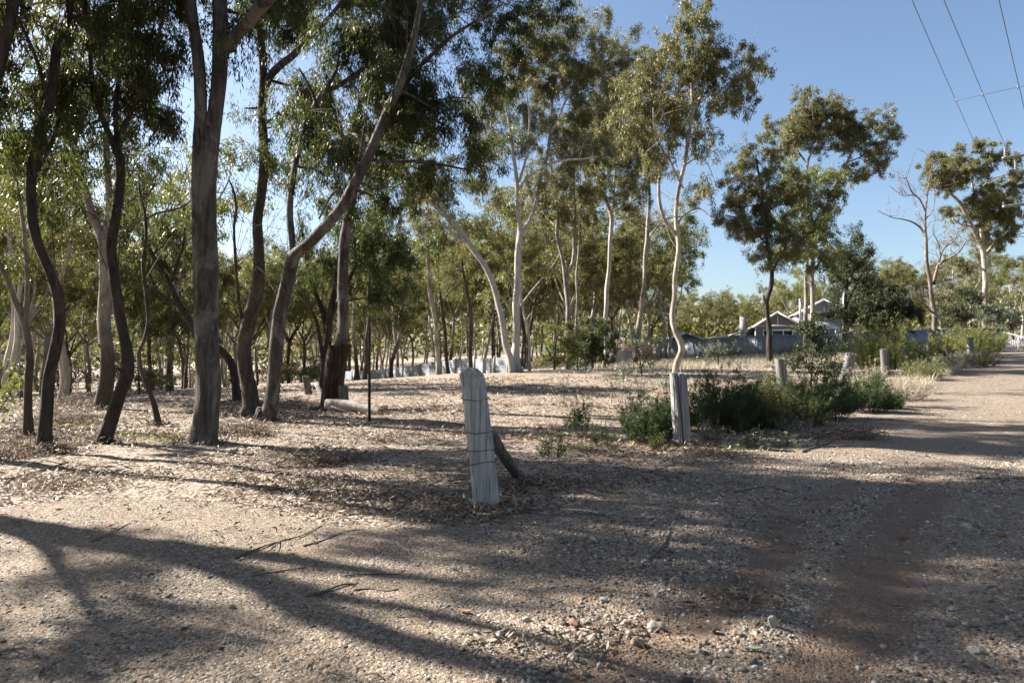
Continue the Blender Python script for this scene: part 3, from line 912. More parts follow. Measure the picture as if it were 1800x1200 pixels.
hero('gum_tree', 'thick pale streaked trunk just behind the elbow-bent dark trunk', [
    [(183, 728, 30), (187, 681, 27), (187, 625, 26), (184, 569, 26), (186, 512, 25), (184, 475, 24), (182, 441, 24), (176, 415, 16), (165, 382, 15), (154, 345, 14), (139, 307, 13), (124, 262, 12), (115, 220, 9), (104, 150, 7)],
    [(184, 441, 15), (188, 405, 14), (191, 337, 13), (188, 262, 12), (186, 210, 11), (190, 140, 9), (196, 60, 7)]],
    [(100, 300, 60, 40, .7), (130, 200, 60, 50), (70, 330, 50, 40, .6), (190, 130, 60, 60), (250, 300, 55, 45, .6), (240, 230, 50, 45, .6), (160, 390, 50, 30, .5), (90, 130, 60, 50)], d=18, bark='bark_stocking', leafm='leaf_near', seed=4, **{**NEAR, 'leaf': (.14, .028), 'rs': .32, 'lai': 2.4})

hero('gum_tree', 'biggest grey trunk in the wood, parting into two stems from low down', [
    [(360, 777, 50), (362, 745, 45), (364, 700, 43), (365, 662, 42), (364, 587, 40), (365, 512, 39), (362, 437, 37), (361, 380, 33), (365, 330, 29), (371, 290, 27), (377, 225, 27), (382, 150, 27), (384, 97, 27), (386, 37, 26), (388, -20, 24), (392, -120, 20), (386, -230, 14)],
    [(348, 770, 18), (349, 700, 17), (350, 600, 17), (350, 520, 18), (347, 420, 20), (347, 350, 21), (350, 300, 22), (353, 250, 22), (354, 206, 21), (351, 165, 21), (346, 112, 21), (340, 56, 20), (336, 0, 19), (330, -100, 15), (318, -190, 10)],
    [(386, 105, 22), (395, 85, 21), (412, 62, 20), (438, 34, 19), (452, 18, 18), (476, -2, 16), (530, -60, 12), (590, -120, 8)]],
    [(420, 25, 50, 40, .8), (300, 20, 48, 45), (350, -60, 90, 50), (440, -90, 110, 70), (310, -180, 130, 90), (420, -240, 150, 90), (560, -120, 110, 70), (250, -60, 70, 50), (415, 90, 30, 30, .5), (505, -20, 60, 40)], bark='bark_grey', leafm='leaf_near', seed=5, slim=.97, dd={0: -.2, 1: -.35, 2: -1.2}, lump=.07, flare=1.06, roots=False, **{**NEAR, 'sides': 22})

hero('gum_tree', 'tall dark trunk with a curved foot, forking high against the sky', [
    [(442, 731, 36), (437, 690, 29), (431, 650, 28), (431, 606, 28), (438, 569, 28), (446, 531, 28), (453, 494, 26), (455, 437, 22), (454, 400, 20), (455, 375, 19), (460, 319, 18), (464, 262, 18), (462, 187, 18), (462, 150, 18), (458, 94, 17), (456, 37, 16), (458, 0, 15), (462, -100, 12), (455, -220, 8)],
    [(463, 160, 16), (470, 140, 15), (482, 122, 15), (501, 107, 14), (520, 93, 13), (546, 64, 11), (572, 40, 9), (610, -10, 7), (650, -70, 5)],
    [(427, 572, 8), (421, 545, 7), (418, 500, 6), (415, 460, 6), (411, 400, 5), (415, 367, 5), (410, 335, 4), (402, 315, 3)]],
    [(525, 55, 65, 45), (470, 20, 60, 40), (430, 190, 22, 45, .35), (475, 245, 26, 50, .55), (485, 300, 26, 45, .5), (545, 150, 45, 45, .7), (520, 210, 40, 45, .5), (600, 10, 70, 50), (450, -90, 110, 60), (560, -80, 100, 60), (500, 120, 35, 35, .5), (500, -180, 110, 70), (620, -170, 100, 70), (400, -160, 100, 70), (640, -60, 90, 60, 1, 3), (700, -20, 80, 60, 1, 4), (560, -130, 90, 60, 1, 4)], bark='bark_brown', leafm='leaf_near', seed=6, twiggy=60, **{**NEAR, 'rs': .30})

hero('gum_tree', 'grey trunk rising beside it that splits into an upright and a long right-leaning limb', [
    [(464, 741, 33), (474, 712, 29), (481, 680, 28), (485, 650, 27), (488, 606, 26), (492, 550, 26), (499, 512, 25), (507, 478, 25), (516, 452, 25), (530, 440, 21), (550, 424, 22), (572, 399, 22), (599, 366, 22), (621, 325, 21), (640, 289, 20), (661, 247, 19), (677, 210, 18), (692, 172, 17), (706, 135, 15), (719, 94, 14), (730, 60, 12), (742, 0, 10), (765, -90, 7)],
    [(513, 458, 14), (513, 430, 13), (512, 400, 13), (512, 356, 13), (520, 281, 12), (535, 225, 12), (551, 192, 13), (570, 163, 13), (590, 154, 11), (614, 139, 9), (655, 109, 9), (700, 82, 8), (737, 58, 8), (775, 40, 6), (810, 20, 4)],
    [(699, 172, 10), (726, 131, 9), (756, 101, 8), (790, 67, 7), (830, 40, 5), (880, 10, 4)],
    [(572, 163, 9), (581, 145, 8), (592, 125, 7), (597, 90, 5), (610, 30, 4)],
    [(560, 190, 6), (548, 160, 5), (525, 120, 4)],
    [(614, 350, 7), (590, 335, 6), (575, 355, 5), (560, 385, 4)]],
    [(555, 215, 52, 50), (610, 235, 48, 50), (620, 105, 65, 50), (665, 60, 65, 50), (580, 40, 60, 45), (725, 40, 75, 50), (690, 205, 48, 45), (650, 190, 45, 45), (742, 255, 40, 75), (730, 330, 24, 40, .8), (560, 300, 38, 48, .7), (800, 40, 75, 55, 1.0, 3.4), (770, 120, 65, 60), (835, 150, 50, 80, 1.0, 3.4), (880, 60, 62, 60, 1.0, 3.4), (855, 240, 32, 60, 1.0, 3.4), (900, 120, 42, 55, 1.0, 3.4), (985, 25, 45, 35, 1.0, 3.4), (940, 25, 50, 40, 1.0, 3.4), (800, 230, 50, 60, .9), (830, 300, 40, 30, .6), (690, 290, 36, 36, .6), (720, -60, 120, 60), (850, -60, 120, 60), (960, -60, 90, 50), (775, 200, 55, 45), (700, 130, 60, 50), (640, 30, 70, 40), (605, 300, 40, 36, .6)], bark='bark_grey', leafm='leaf_near', seed=7, twiggy=90, dd={0: -1.2, 1: .8, 2: -1.8}, **{**NEAR, 'rs': .30, 'lai': 2.7})

t8 = hero('gum_tree', 'grey trunk growing out of a scorched brown hollow butt', [
    [(584, 719, 34), (589, 681, 28), (593, 644, 24), (599, 605, 22), (601, 587, 20), (602, 550, 20), (604, 494, 20), (605, 456, 20), (606, 419, 20), (610, 390, 18), (615, 365, 16), (621, 337, 15), (623, 300, 14), (624, 262, 13), (629, 210, 12), (634, 169, 11), (650, 128, 9), (668, 75, 8), (690, 10, 6), (700, -60, 4)],
    [(622, 320, 9), (612, 285, 8), (606, 250, 7), (590, 205, 6), (575, 175, 5)]],
    [(640, 265, 55, 55), (600, 335, 40, 45, .6), (655, 345, 40, 50, .7), (610, 190, 55, 50), (675, 180, 55, 60), (560, 200, 50, 45, .7), (690, 90, 60, 60), (700, 330, 40, 45, .7), (670, -20, 80, 60), (720, 240, 50, 50, .7), (540, 260, 45, 45, .6), (640, -70, 90, 60), (730, -90, 90, 60), (570, -90, 80, 60), (660, -160, 100, 70), (800, -60, 90, 60), (880, -90, 80, 60), (500, -60, 90, 60), (760, -180, 100, 70)], bark='bark_grey', leafm='leaf_near', seed=8, slim=.95, **{**NEAR, 'leaf': (.15, .03), 'rs': .34})
# the burnt outer shell of its butt, broken off in a jagged rim
d8 = t8.location[1]
bb = MB()
rings = []
ang = np.linspace(0, 2 * np.pi, 20, endpoint=False)
rg8 = np.random.default_rng(88)
prof = [(584, 726, 42), (583, 712, 40), (584, 690, 37), (587, 665, 36), (590, 640, 35), (595, 615, 36), (598, 606, 37)]
for i, (px, py, w) in enumerate(prof):
    c = P(px, py, d8) - np.array(t8.location); r = w / 2 / F * d8
    rr = r * (1 + .07 * np.sin(3 * ang + i * .5) + .06 * np.sin(5 * ang - i) + rg8.normal(0, .025, 20))
    zj = np.zeros(20) if i < len(prof) - 1 else rg8.uniform(-.12, .10, 20)
    rings.append(np.stack([c[0] + np.cos(ang) * rr, c[1] + np.sin(ang) * rr, c[2] + zj], -1))
ringv = np.array(rings); ringv = np.concatenate([ringv, ringv[:, :1]], 1)
inner = ringv.copy(); cen = ringv[:, :-1].mean(1, keepdims=True); inner[..., :2] = cen[..., :2] + (inner[..., :2] - cen[..., :2]) * .86
bb.grid(ringv); bb.grid(np.stack([ringv[-1], inner[-1]])); bb.grid(inner[3:], flip=True)
bb.build('burnt_bark', M['bark_burnt'], t8, smooth=True)

hero('wattle_tree', 'dark branching tree with drooping deep green foliage behind the scorched trunk', [
    [(568, 676, 16), (571, 640, 15), (574, 600, 15), (578, 570, 14), (585, 530, 13), (592, 480, 11), (600, 430, 8), (612, 380, 6)],
    [(576, 585, 12), (568, 550, 11), (557, 524, 10), (549, 500, 9), (542, 470, 8), (535, 430, 6), (525, 380, 4)],
    [(570, 640, 9), (562, 600, 8), (556, 565, 7), (540, 530, 5), (520, 510, 4)],
    [(580, 560, 9), (600, 520, 8), (625, 470, 6), (650, 420, 5), (680, 400, 4)]],
    [(600, 440, 50, 55), (650, 425, 55, 60), (690, 470, 40, 70, 1.2), (645, 510, 42, 50, 1.1), (555, 460, 42, 50, .7), (675, 385, 50, 45), (715, 420, 40, 50), (620, 380, 50, 40), (530, 410, 40, 40, .6), (700, 540, 22, 30, .7), (520, 500, 32, 36, .5)], d=27, bark='bark_dark', leafm='leaf_green', seed=9, **{**MID, 'leaf': (.14, .03), 'rs': .34, 'droop': 1.2, 'hang': .6})

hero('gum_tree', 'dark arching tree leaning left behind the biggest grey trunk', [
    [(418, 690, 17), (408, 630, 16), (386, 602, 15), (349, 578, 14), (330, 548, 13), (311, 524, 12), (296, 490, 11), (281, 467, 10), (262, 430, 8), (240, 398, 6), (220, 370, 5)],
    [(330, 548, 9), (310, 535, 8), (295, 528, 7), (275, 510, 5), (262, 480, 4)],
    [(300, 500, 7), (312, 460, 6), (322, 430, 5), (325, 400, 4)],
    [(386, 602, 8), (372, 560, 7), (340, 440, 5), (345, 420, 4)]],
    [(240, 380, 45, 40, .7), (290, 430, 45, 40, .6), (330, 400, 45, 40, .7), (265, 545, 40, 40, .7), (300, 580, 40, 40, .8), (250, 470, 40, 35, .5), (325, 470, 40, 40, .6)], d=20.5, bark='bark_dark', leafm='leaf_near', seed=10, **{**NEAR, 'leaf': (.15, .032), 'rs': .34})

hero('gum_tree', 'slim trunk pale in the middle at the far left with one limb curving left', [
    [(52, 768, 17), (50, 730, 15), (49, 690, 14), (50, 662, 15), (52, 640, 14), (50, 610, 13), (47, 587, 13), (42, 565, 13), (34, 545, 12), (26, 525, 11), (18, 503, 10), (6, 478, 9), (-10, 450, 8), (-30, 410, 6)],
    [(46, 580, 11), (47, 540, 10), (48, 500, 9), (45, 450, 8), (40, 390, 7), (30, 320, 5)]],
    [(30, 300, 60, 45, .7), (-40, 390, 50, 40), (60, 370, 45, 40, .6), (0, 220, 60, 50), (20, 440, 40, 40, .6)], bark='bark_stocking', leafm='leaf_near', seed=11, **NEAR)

hero('gum_tree', 'short pale trunk with a tan base glimpsed behind the thin dark wavy trunk', [
    [(111, 722, 20), (113, 690, 19), (112, 662, 18), (108, 620, 17), (103, 575, 16), (98, 530, 14), (92, 480, 12), (88, 430, 10), (92, 370, 8), (85, 310, 6)],
    [(95, 505, 10), (112, 470, 8), (125, 420, 7), (135, 360, 5)]],
    [(90, 300, 70, 50), (140, 350, 60, 50), (40, 350, 60, 50), (110, 410, 60, 40, .7), (60, 420, 50, 40, .7), (150, 430, 40, 40, .6)], d=21, bark='bark_cream', leafm='leaf_olive', seed=12, **{**MID, 'rs': .36, 'leaf': (.15, .034), 'lai': 1.8})

hero('gum_tree', 'thin grey snaking sapling trunk between the elbow-bent trunk and the biggest grey one', [
    [(276, 748, 13), (272, 722, 11), (265, 697, 10), (257, 675, 9), (249, 650, 9), (245, 622, 8), (252, 605, 8), (258, 587, 8), (261, 565, 7), (259, 540, 7), (256, 515, 7), (253, 494, 6), (251, 456, 6), (257, 419, 6), (255, 375, 5), (249, 350, 4), (243, 325, 3)],
    [(255, 385, 4), (275, 375, 3.5), (300, 370, 3.5), (322, 363, 3.5), (336, 352, 3)],
    [(250, 352, 3), (265, 335, 2.5), (275, 325, 2)]],
    [(243, 320, 26, 24, .5), (270, 300, 30, 24, .5), (225, 350, 24, 24, .4)], bark='bark_brown', leafm='leaf_near', seed=13, twiggy=24, **NEAR)

hero('gum_tree', 'pair of pale thin trunks furthest left in the wood', [
    [(8, 700, 12), (12, 640, 11), (20, 590, 11), (25, 540, 10), (22, 480, 9), (16, 420, 8), (20, 340, 6)],
    [(10, 660, 10), (22, 640, 9), (30, 600, 9), (28, 550, 8), (38, 490, 7), (45, 430, 6), (40, 360, 5)]],
    [(10, 330, 70, 50), (60, 300, 60, 50), (-50, 380, 60, 50), (40, 400, 60, 40, .8), (-20, 450, 50, 40, .7)], d=24, bark='bark_pale', leafm='leaf_olive', seed=14, **MID)

# ------------------------------------------------------------------ sunlit middle trees
hero('gum_tree', 'long pale trunk leaning left out of the foot of the large white gum', [
    [(900, 646, 18), (897, 620, 16), (890, 600, 15), (884, 569, 15), (877, 531, 14), (869, 501, 14), (856, 471, 14), (838, 442, 13), (812, 407, 12), (782, 375, 12), (752, 345, 11), (722, 315, 9), (700, 285, 7), (680, 250, 5)],
    [(830, 430, 7), (805, 420, 6), (786, 400, 5), (760, 385, 4), (735, 370, 3)],
    [(779, 372, 8), (774, 352, 7), (762, 335, 6), (745, 312, 5)],
    [(725, 318, 6), (700, 325, 5), (670, 345, 4), (640, 352, 3)]],
    [(735, 320, 50, 40, .8), (690, 270, 50, 45), (780, 350, 34, 34, .6), (750, 395, 40, 40, .7), (800, 330, 40, 36, .6), (660, 320, 40, 36, .6), (720, 240, 50, 40, .7)], d=35.4, bark='bark_pale', leafm='leaf_olive', seed=20, slim=.74, **{**MID, 'lai': 2.9})

hero('gum_tree', 'large white-trunked gum forking into many white limbs at the end of the tin fence', [
    [(905, 648, 30), (907, 606, 19), (907, 550, 18), (909, 494, 17), (911, 440, 16), (914, 408, 15), (911, 375, 11), (909, 330, 10), (905, 292, 9), (899, 244, 8), (893, 210, 6), (885, 160, 5)],
    [(912, 415, 11), (925, 400, 10), (939, 367, 10), (950, 311, 9), (961, 274, 9), (969, 225, 8), (969, 187, 7), (973, 160, 5), (985, 110, 4)],
    [(911, 340, 8), (921, 320, 7), (936, 306, 7), (961, 290, 6), (987, 283, 5), (1025, 279, 4), (1050, 275, 3)],
    [(913, 320, 7), (921, 290, 6), (929, 255, 6), (931, 210, 5), (926, 170, 4)],
    [(966, 240, 6), (985, 200, 5), (1000, 170, 5), (1030, 150, 4), (1060, 115, 3), (1100, 80, 2)],
    [(899, 250, 5), (875, 230, 4), (850, 222, 3)],
    [(925, 265, 5), (945, 240, 4), (975, 200, 3)]],
    [(900, 175, 65, 50), (960, 135, 65, 50), (1005, 90, 50, 45), (870, 250, 48, 50, .8), (930, 240, 48, 45, .6), (995, 215, 55, 40, .9), (1035, 165, 42, 45, .8), (1035, 255, 45, 36, .8), (850, 190, 50, 50, .8), (975, 320, 50, 40, .5), (915, 100, 55, 45), (1040, 60, 36, 40, .7), (985, 40, 55, 40, .8), (1118, 58, 14, 16, .9), (860, 340, 40, 40, .6), (1015, 130, 50, 44), (1070, 120, 40, 44, .8), (940, 60, 50, 40), (1060, 190, 40, 40, .8), (1000, 280, 40, 34, .6)], d=36, bark='bark_pale', leafm='leaf_gum', seed=21, flare=1.5, slim=.72, twiggy=60, **{**MID, 'lai': 2.9})

hero('gum_tree', 'thin curved pale trunk right beside the foot of the large white gum', [
    [(931, 642, 8), (931, 610, 7), (929, 585, 6), (925, 560, 6), (919, 535, 5), (915, 510, 5), (916, 470, 4), (922, 430, 3)]],
    [(930, 430, 30, 26, .6), (905, 460, 26, 24, .5), (950, 460, 28, 26, .5), (925, 400, 26, 24, .6)], d=37.5, bark='bark_pale', leafm='leaf_olive', seed=22, slim=.74, **{**MID, 'lai': 2.9})

hero('gum_tree', 'grey trunk dividing into a wishbone above the yellowish bushes', [
    [(999, 642, 13), (999, 610, 12), (998, 587, 11), (999, 550, 11), (996, 505, 12), (994, 480, 12), (989, 456, 9), (980, 411, 8), (980, 375, 7), (971, 319, 6), (968, 270, 4)],
    [(996, 485, 10), (1006, 464, 9), (1010, 419, 8), (1010, 356, 7), (1008, 300, 6), (1012, 240, 4)],
    [(980, 400, 5), (963, 385, 4), (945, 360, 3)],
    [(1010, 358, 5), (1030, 352, 4), (1055, 340, 3)],
    [(1012, 600, 6), (1014, 540, 5), (1014, 480, 5), (1018, 420, 4), (1020, 360, 3)]],
    [(1000, 330, 45, 40, .8), (1045, 320, 42, 40, .9), (955, 370, 40, 36, .7), (1010, 245, 45, 40), (1020, 390, 45, 34, .7), (970, 300, 40, 36, .7), (1045, 225, 36, 40, .8), (1010, 200, 40, 34, .8), (935, 330, 32, 30, .6)], d=41, bark='bark_stocking', leafm='leaf_gum', seed=23, slim=.76, **{**MID, 'lai': 3.0})

hero('gum_tree', 'straight white gum with small forked crown between the wishbone trunk and the brown one', [
    [(1063, 634, 12), (1065, 600, 11), (1065, 575, 10), (1064, 550, 10), (1068, 494, 10), (1072, 437, 9), (1074, 400, 9), (1074, 372, 9), (1066, 350, 6), (1056, 330, 6), (1048, 302, 5), (1047, 270, 4)],
    [(1074, 375, 7), (1079, 345, 6), (1080, 310, 5), (1085, 260, 4)],
    [(1080, 370, 5), (1098, 362, 4), (1115, 350, 3), (1130, 330, 2)],
    [(1082, 385, 5), (1105, 382, 4), (1135, 398, 3), (1170, 395, 2)]],
    [(1055, 290, 42, 40, .9), (1092, 320, 40, 46, .9), (1100, 255, 40, 40), (1045, 345, 28, 26, .6), (1112, 370, 34, 28, .6), (1070, 230, 40, 40, .8), (1030, 270, 30, 34, .6), (1130, 300, 30, 34, .6)], d=43, bark='bark_pale', leafm='leaf_gum', seed=24, slim=.74, **{**MID, 'lai': 2.9})

hero('gum_tree', 'straight brown-grey trunk left of the sinuous tree, its crown behind the others', [
    [(1116, 632, 12), (1119, 600, 11), (1122, 565, 10), (1130, 512, 10), (1134, 456, 9), (1138, 400, 9), (1141, 356, 8), (1140, 300, 7), (1136, 250, 6), (1130, 200, 5), (1124, 140, 4)],
    [(1140, 300, 5), (1155, 260, 4), (1165, 220, 3)],
    [(1134, 430, 5), (1150, 405, 4), (1170, 385, 4), (1200, 380, 3), (1225, 372, 2)]],
    [(1135, 215, 50, 45), (1100, 160, 36, 34), (1150, 280, 36, 36, .7), (1115, 110, 46, 36), (1165, 200, 40, 40), (1090, 225, 36, 40, .8), (1165, 130, 40, 40), (1235, 345, 26, 22, .6), (1080, 160, 40, 44), (1060, 250, 36, 40), (1110, 300, 34, 34, .8), (1085, 90, 34, 30, .7)], d=46, bark='bark_stocking', leafm='leaf_olive', seed=25, slim=.74, **{**MID, 'lai': 2.9})

hero('gum_tree', 'tall sinuous cream-barked gum rising behind the cracked post', [
    [(1180, 690, 17), (1186, 665, 15), (1191, 645, 15), (1199, 625, 16), (1196, 608, 16), (1186, 588, 15), (1181, 561, 14), (1187, 524, 13), (1188, 494, 12), (1192, 437, 11), (1189, 411, 11), (1189, 375, 10), (1196, 319, 10), (1203, 292, 9), (1209, 255, 9), (1214, 225, 8), (1218, 199, 8), (1227, 184, 7), (1235, 161, 6), (1240, 130, 5), (1240, 80, 4)],
    [(1188, 412, 9), (1178, 400, 8), (1169, 388, 8), (1160, 356, 8), (1158, 319, 7), (1160, 296, 7), (1150, 288, 6), (1140, 268, 5), (1130, 245, 4)],
    [(1160, 300, 6), (1170, 276, 5), (1160, 255, 5), (1150, 226, 4), (1148, 190, 3)],
    [(1218, 205, 6), (1216, 169, 5), (1214, 120, 4), (1212, 60, 3)],
    [(1226, 186, 5), (1246, 168, 5), (1262, 162, 4), (1290, 140, 3), (1320, 120, 2)],
    [(1190, 395, 5), (1205, 376, 4), (1228, 366, 4), (1245, 378, 3), (1255, 392, 2)],
    [(1200, 330, 5), (1185, 300, 4), (1175, 270, 3)],
    [(1205, 290, 4), (1230, 275, 3), (1245, 290, 2), (1260, 330, 1.5)]],
    [(1212, 40, 42, 42), (1190, 95, 50, 40), (1250, 92, 46, 44), (1290, 128, 45, 42), (1325, 108, 32, 30), (1140, 160, 52, 45), (1100, 205, 34, 46), (1155, 220, 45, 40, .8), (1205, 165, 45, 40, .8), (1250, 165, 38, 36, .7), (1225, 235, 30, 34, .6), (1130, 265, 34, 28, .8), (1245, 255, 22, 26, .8), (1238, 330, 20, 18, .9), (1218, 15, 32, 26), (1110, 130, 36, 30, .7), (1300, 175, 26, 26, .6), (1215, 120, 46, 36), (1165, 290, 26, 22, .5)], d=25, bark='bark_cream', leafm='leaf_gum', seed=26, slim=.70, twiggy=50, dd={1: -1.0, 3: .8, 4: -.6}, lump=.12, **{**MID, 'leaf': (.14, .034), 'rs': .30, 'lai': 3.2, 'branch_r': .02, 'twig_r': .006, 'hang': .35})

# small trunks in front of and behind the tin fence
for (lab, st, bl, d_, bk, sd) in (
    ('pale slightly bowed trunk in front of the tin fence, its crown high', [(771, 660, 11), (769, 630, 10), (769, 606, 10), (766, 575, 9), (762, 550, 9), (757, 520, 8), (754, 494, 8), (752, 450, 7), (757, 400, 5), (750, 350, 4)], [(755, 370, 40, 36, .8), (725, 410, 34, 34, .6), (785, 400, 36, 34, .6), (750, 320, 36, 30, .7)], 40, 'bark_cream', 31),
    ('dark-footed trunk in front of the tin fence, close right of the pale bowed one', [(787, 660, 9), (785, 635, 8), (784, 606, 7), (782, 585, 7), (779, 565, 7), (776, 530, 6), (770, 490, 5), (772, 440, 4)], [(775, 440, 34, 32, .6), (800, 460, 30, 28, .6), (760, 470, 26, 24, .5), (790, 400, 30, 30, .6)], 41, 'bark_brown', 32),
    ('brown trunk directly behind the top of the wire-wrapped post', [(827, 652, 10), (827, 620, 9), (827, 576, 9), (827, 550, 9), (824, 525, 8), (818, 500, 6), (812, 460, 5), (815, 420, 4)], [(815, 440, 40, 36, .8), (850, 470, 36, 32, .7), (790, 480, 30, 28, .6), (840, 400, 36, 34, .7), (860, 420, 30, 30, .6)], 38, 'bark_brown', 33),
    ('bent slender trunk in front of the tin fence, leaning to the right as it rises', [(688, 666, 9), (688, 648, 8), (690, 632, 8), (696, 612, 7), (701, 598, 7), (704, 576, 6), (703, 550, 5), (712, 520, 4)], [(712, 515, 32, 30, .7), (735, 490, 30, 28, .6), (690, 490, 28, 26, .6), (715, 460, 30, 28, .6)], 44, 'bark_stocking', 34),
    ('grey trunk with a wide dark foot before the left end of the tin fence', [(628, 668, 13), (627, 645, 9), (625, 625, 8), (623, 595, 8), (621, 561, 7), (624, 520, 6), (630, 480, 4)], [(630, 490, 34, 32, .7), (610, 520, 28, 26, .5), (655, 500, 28, 28, .5), (635, 440, 32, 30, .6)], 43, 'bark_stocking', 35),
    ('plain brown trunk standing behind the rusty steel picket', [(641, 668, 11), (644, 640, 9), (645, 600, 8), (648, 560, 7), (649, 520, 7), (650, 470, 6), (655, 420, 4)], [(660, 430, 34, 32, .7), (640, 460, 30, 28, .6), (680, 450, 30, 28, .6)], 40, 'bark_brown', 36)):
    hero('gum_tree', lab, [st], bl, d=d_, bark=bk, leafm='leaf_olive', seed=sd, **MID)

# ------------------------------------------------------------------ right-hand trees
hero('gum_tree', 'dark slender tree with drooping crown standing before the blue fence', [
    [(1354, 628, 12), (1353, 600, 11), (1352, 570, 10), (1349, 545, 9), (1349, 520, 9), (1355, 497, 9), (1357, 475, 8), (1355, 460, 8), (1347, 420, 7), (1342, 380, 6), (1338, 330, 5), (1330, 280, 3)],
    [(1356, 485, 6), (1366, 462, 5), (1378, 440, 4), (1388, 410, 3)],
    [(1349, 430, 5), (1325, 405, 4), (1300, 385, 3), (1275, 378, 2)],
    [(1350, 535, 4), (1345, 528, 4), (1343, 520, 3)]],
    [(1335, 262, 38, 28), (1305, 300, 38, 34), (1350, 315, 42, 40), (1292, 365, 36, 34), (1335, 385, 46, 36), (1378, 390, 34, 36), (1330, 425, 36, 24, .8), (1340, 455, 26, 18, .9), (1264, 376, 20, 14), (1372, 340, 34, 34), (1300, 410, 28, 20, .8), (1320, 340, 40, 36), (1375, 455, 30, 22, .7), (1390, 430, 26, 24, .7)], d=41, bark='bark_dark', leafm='leaf_gum', seed=40, **{**MID, 'lai': 3.2})

hero('gum_tree', 'tallest right-hand gum with a leaning stem and domed crown, next to the house gable', [
    [(1416, 626, 12), (1416, 576, 11), (1417, 522, 10), (1417, 480, 9), (1418, 450, 9), (1419, 420, 8), (1420, 380, 7), (1420, 330, 6), (1420, 287, 6), (1428, 255, 5), (1430, 220, 4), (1425, 180, 3)],
    [(1420, 440, 8), (1432, 415, 7), (1447, 393, 7), (1457, 353, 7), (1467, 327, 6), (1483, 297, 6), (1497, 267, 5), (1506, 240, 4), (1515, 215, 3)],
    [(1420, 290, 5), (1405, 270, 4), (1390, 245, 4), (1380, 225, 3)],
    [(1490, 285, 4), (1515, 275, 3), (1535, 262, 3)],
    [(1418, 455, 5), (1400, 435, 4), (1385, 420, 3)]],
    [(1428, 182, 34, 26), (1392, 222, 36, 34), (1455, 205, 34, 34), (1432, 232, 40, 34), (1525, 208, 36, 26), (1500, 235, 34, 32), (1542, 245, 26, 34), (1375, 255, 26, 26, .8), (1540, 285, 26, 22), (1408, 210, 30, 30), (1470, 240, 26, 26, .7), (1475, 205, 24, 26, .8), (1490, 310, 20, 20, .7), (1520, 300, 20, 18, .6)], d=50, bark='bark_stocking', leafm='leaf_gum', seed=41, slim=.72, **{**FAR, 'lai': 3.8, 'leaf': (.20, .05), 'rs': .5})

hero('gum_tree', 'bright yellow-green crowned gum tucked under the tallest right-hand gum', [
    [(1432, 624, 10), (1430, 570, 9), (1428, 520, 9), (1428, 470, 8), (1430, 420, 7), (1425, 370, 5), (1422, 320, 4)],
    [(1429, 480, 6), (1445, 450, 5), (1460, 420, 3)], [(1429, 450, 5), (1408, 420, 4), (1395, 390, 3)]],
    [(1415, 302, 44, 20), (1445, 315, 36, 24), (1395, 325, 30, 24), (1425, 350, 44, 34), (1460, 350, 22, 28, .8), (1405, 385, 40, 32), (1445, 395, 34, 34), (1425, 430, 46, 28), (1395, 430, 30, 28, .8), (1450, 445, 30, 24), (1440, 470, 30, 18, .8)], d=46, bark='bark_stocking', leafm='leaf_yellow', seed=42, **{**FAR, 'lai': 3.0, 'leaf': (.20, .05), 'rs': .45})

hero('gum_tree', 'tall far gum with flat layered crown beside the power pole at the right edge', [
    [(1733, 600, 14), (1732, 540, 13), (1732, 497, 12), (1730, 450, 11), (1724, 425, 10), (1711, 400, 8), (1697, 370, 8), (1680, 347, 7), (1658, 330, 5), (1640, 315, 3)],
    [(1728, 440, 8), (1725, 400, 7), (1719, 367, 6), (1713, 340, 5), (1708, 320, 5), (1712, 295, 4), (1700, 275, 3)],
    [(1728, 455, 7), (1745, 430, 5), (1752, 420, 4), (1765, 400, 3), (1775, 370, 3)],
    [(1715, 345, 4), (1730, 325, 3), (1750, 312, 3), (1775, 305, 2)],
    [(1708, 398, 5), (1690, 395, 5), (1675, 385, 4)], [(1730, 475, 5), (1715, 465, 5), (1700, 458, 3)]],
    [(1642, 295, 30, 18), (1690, 272, 32, 20), (1738, 265, 30, 18), (1765, 280, 28, 18), (1665, 315, 32, 22), (1690, 310, 26, 26), (1720, 300, 22, 22, .7), (1650, 325, 20, 14, .7), (1720, 350, 34, 22), (1765, 335, 34, 26), (1745, 365, 38, 24), (1785, 325, 24, 26), (1745, 400, 36, 26), (1680, 375, 26, 16, .8), (1755, 420, 28, 16, .8), (1715, 400, 26, 24, .6), (1775, 370, 26, 26)], d=64, bark='bark_cream', leafm='leaf_olive', seed=43, slim=.75, **{**FAR, 'lai': 4.2, 'leaf': (.2, .055)})

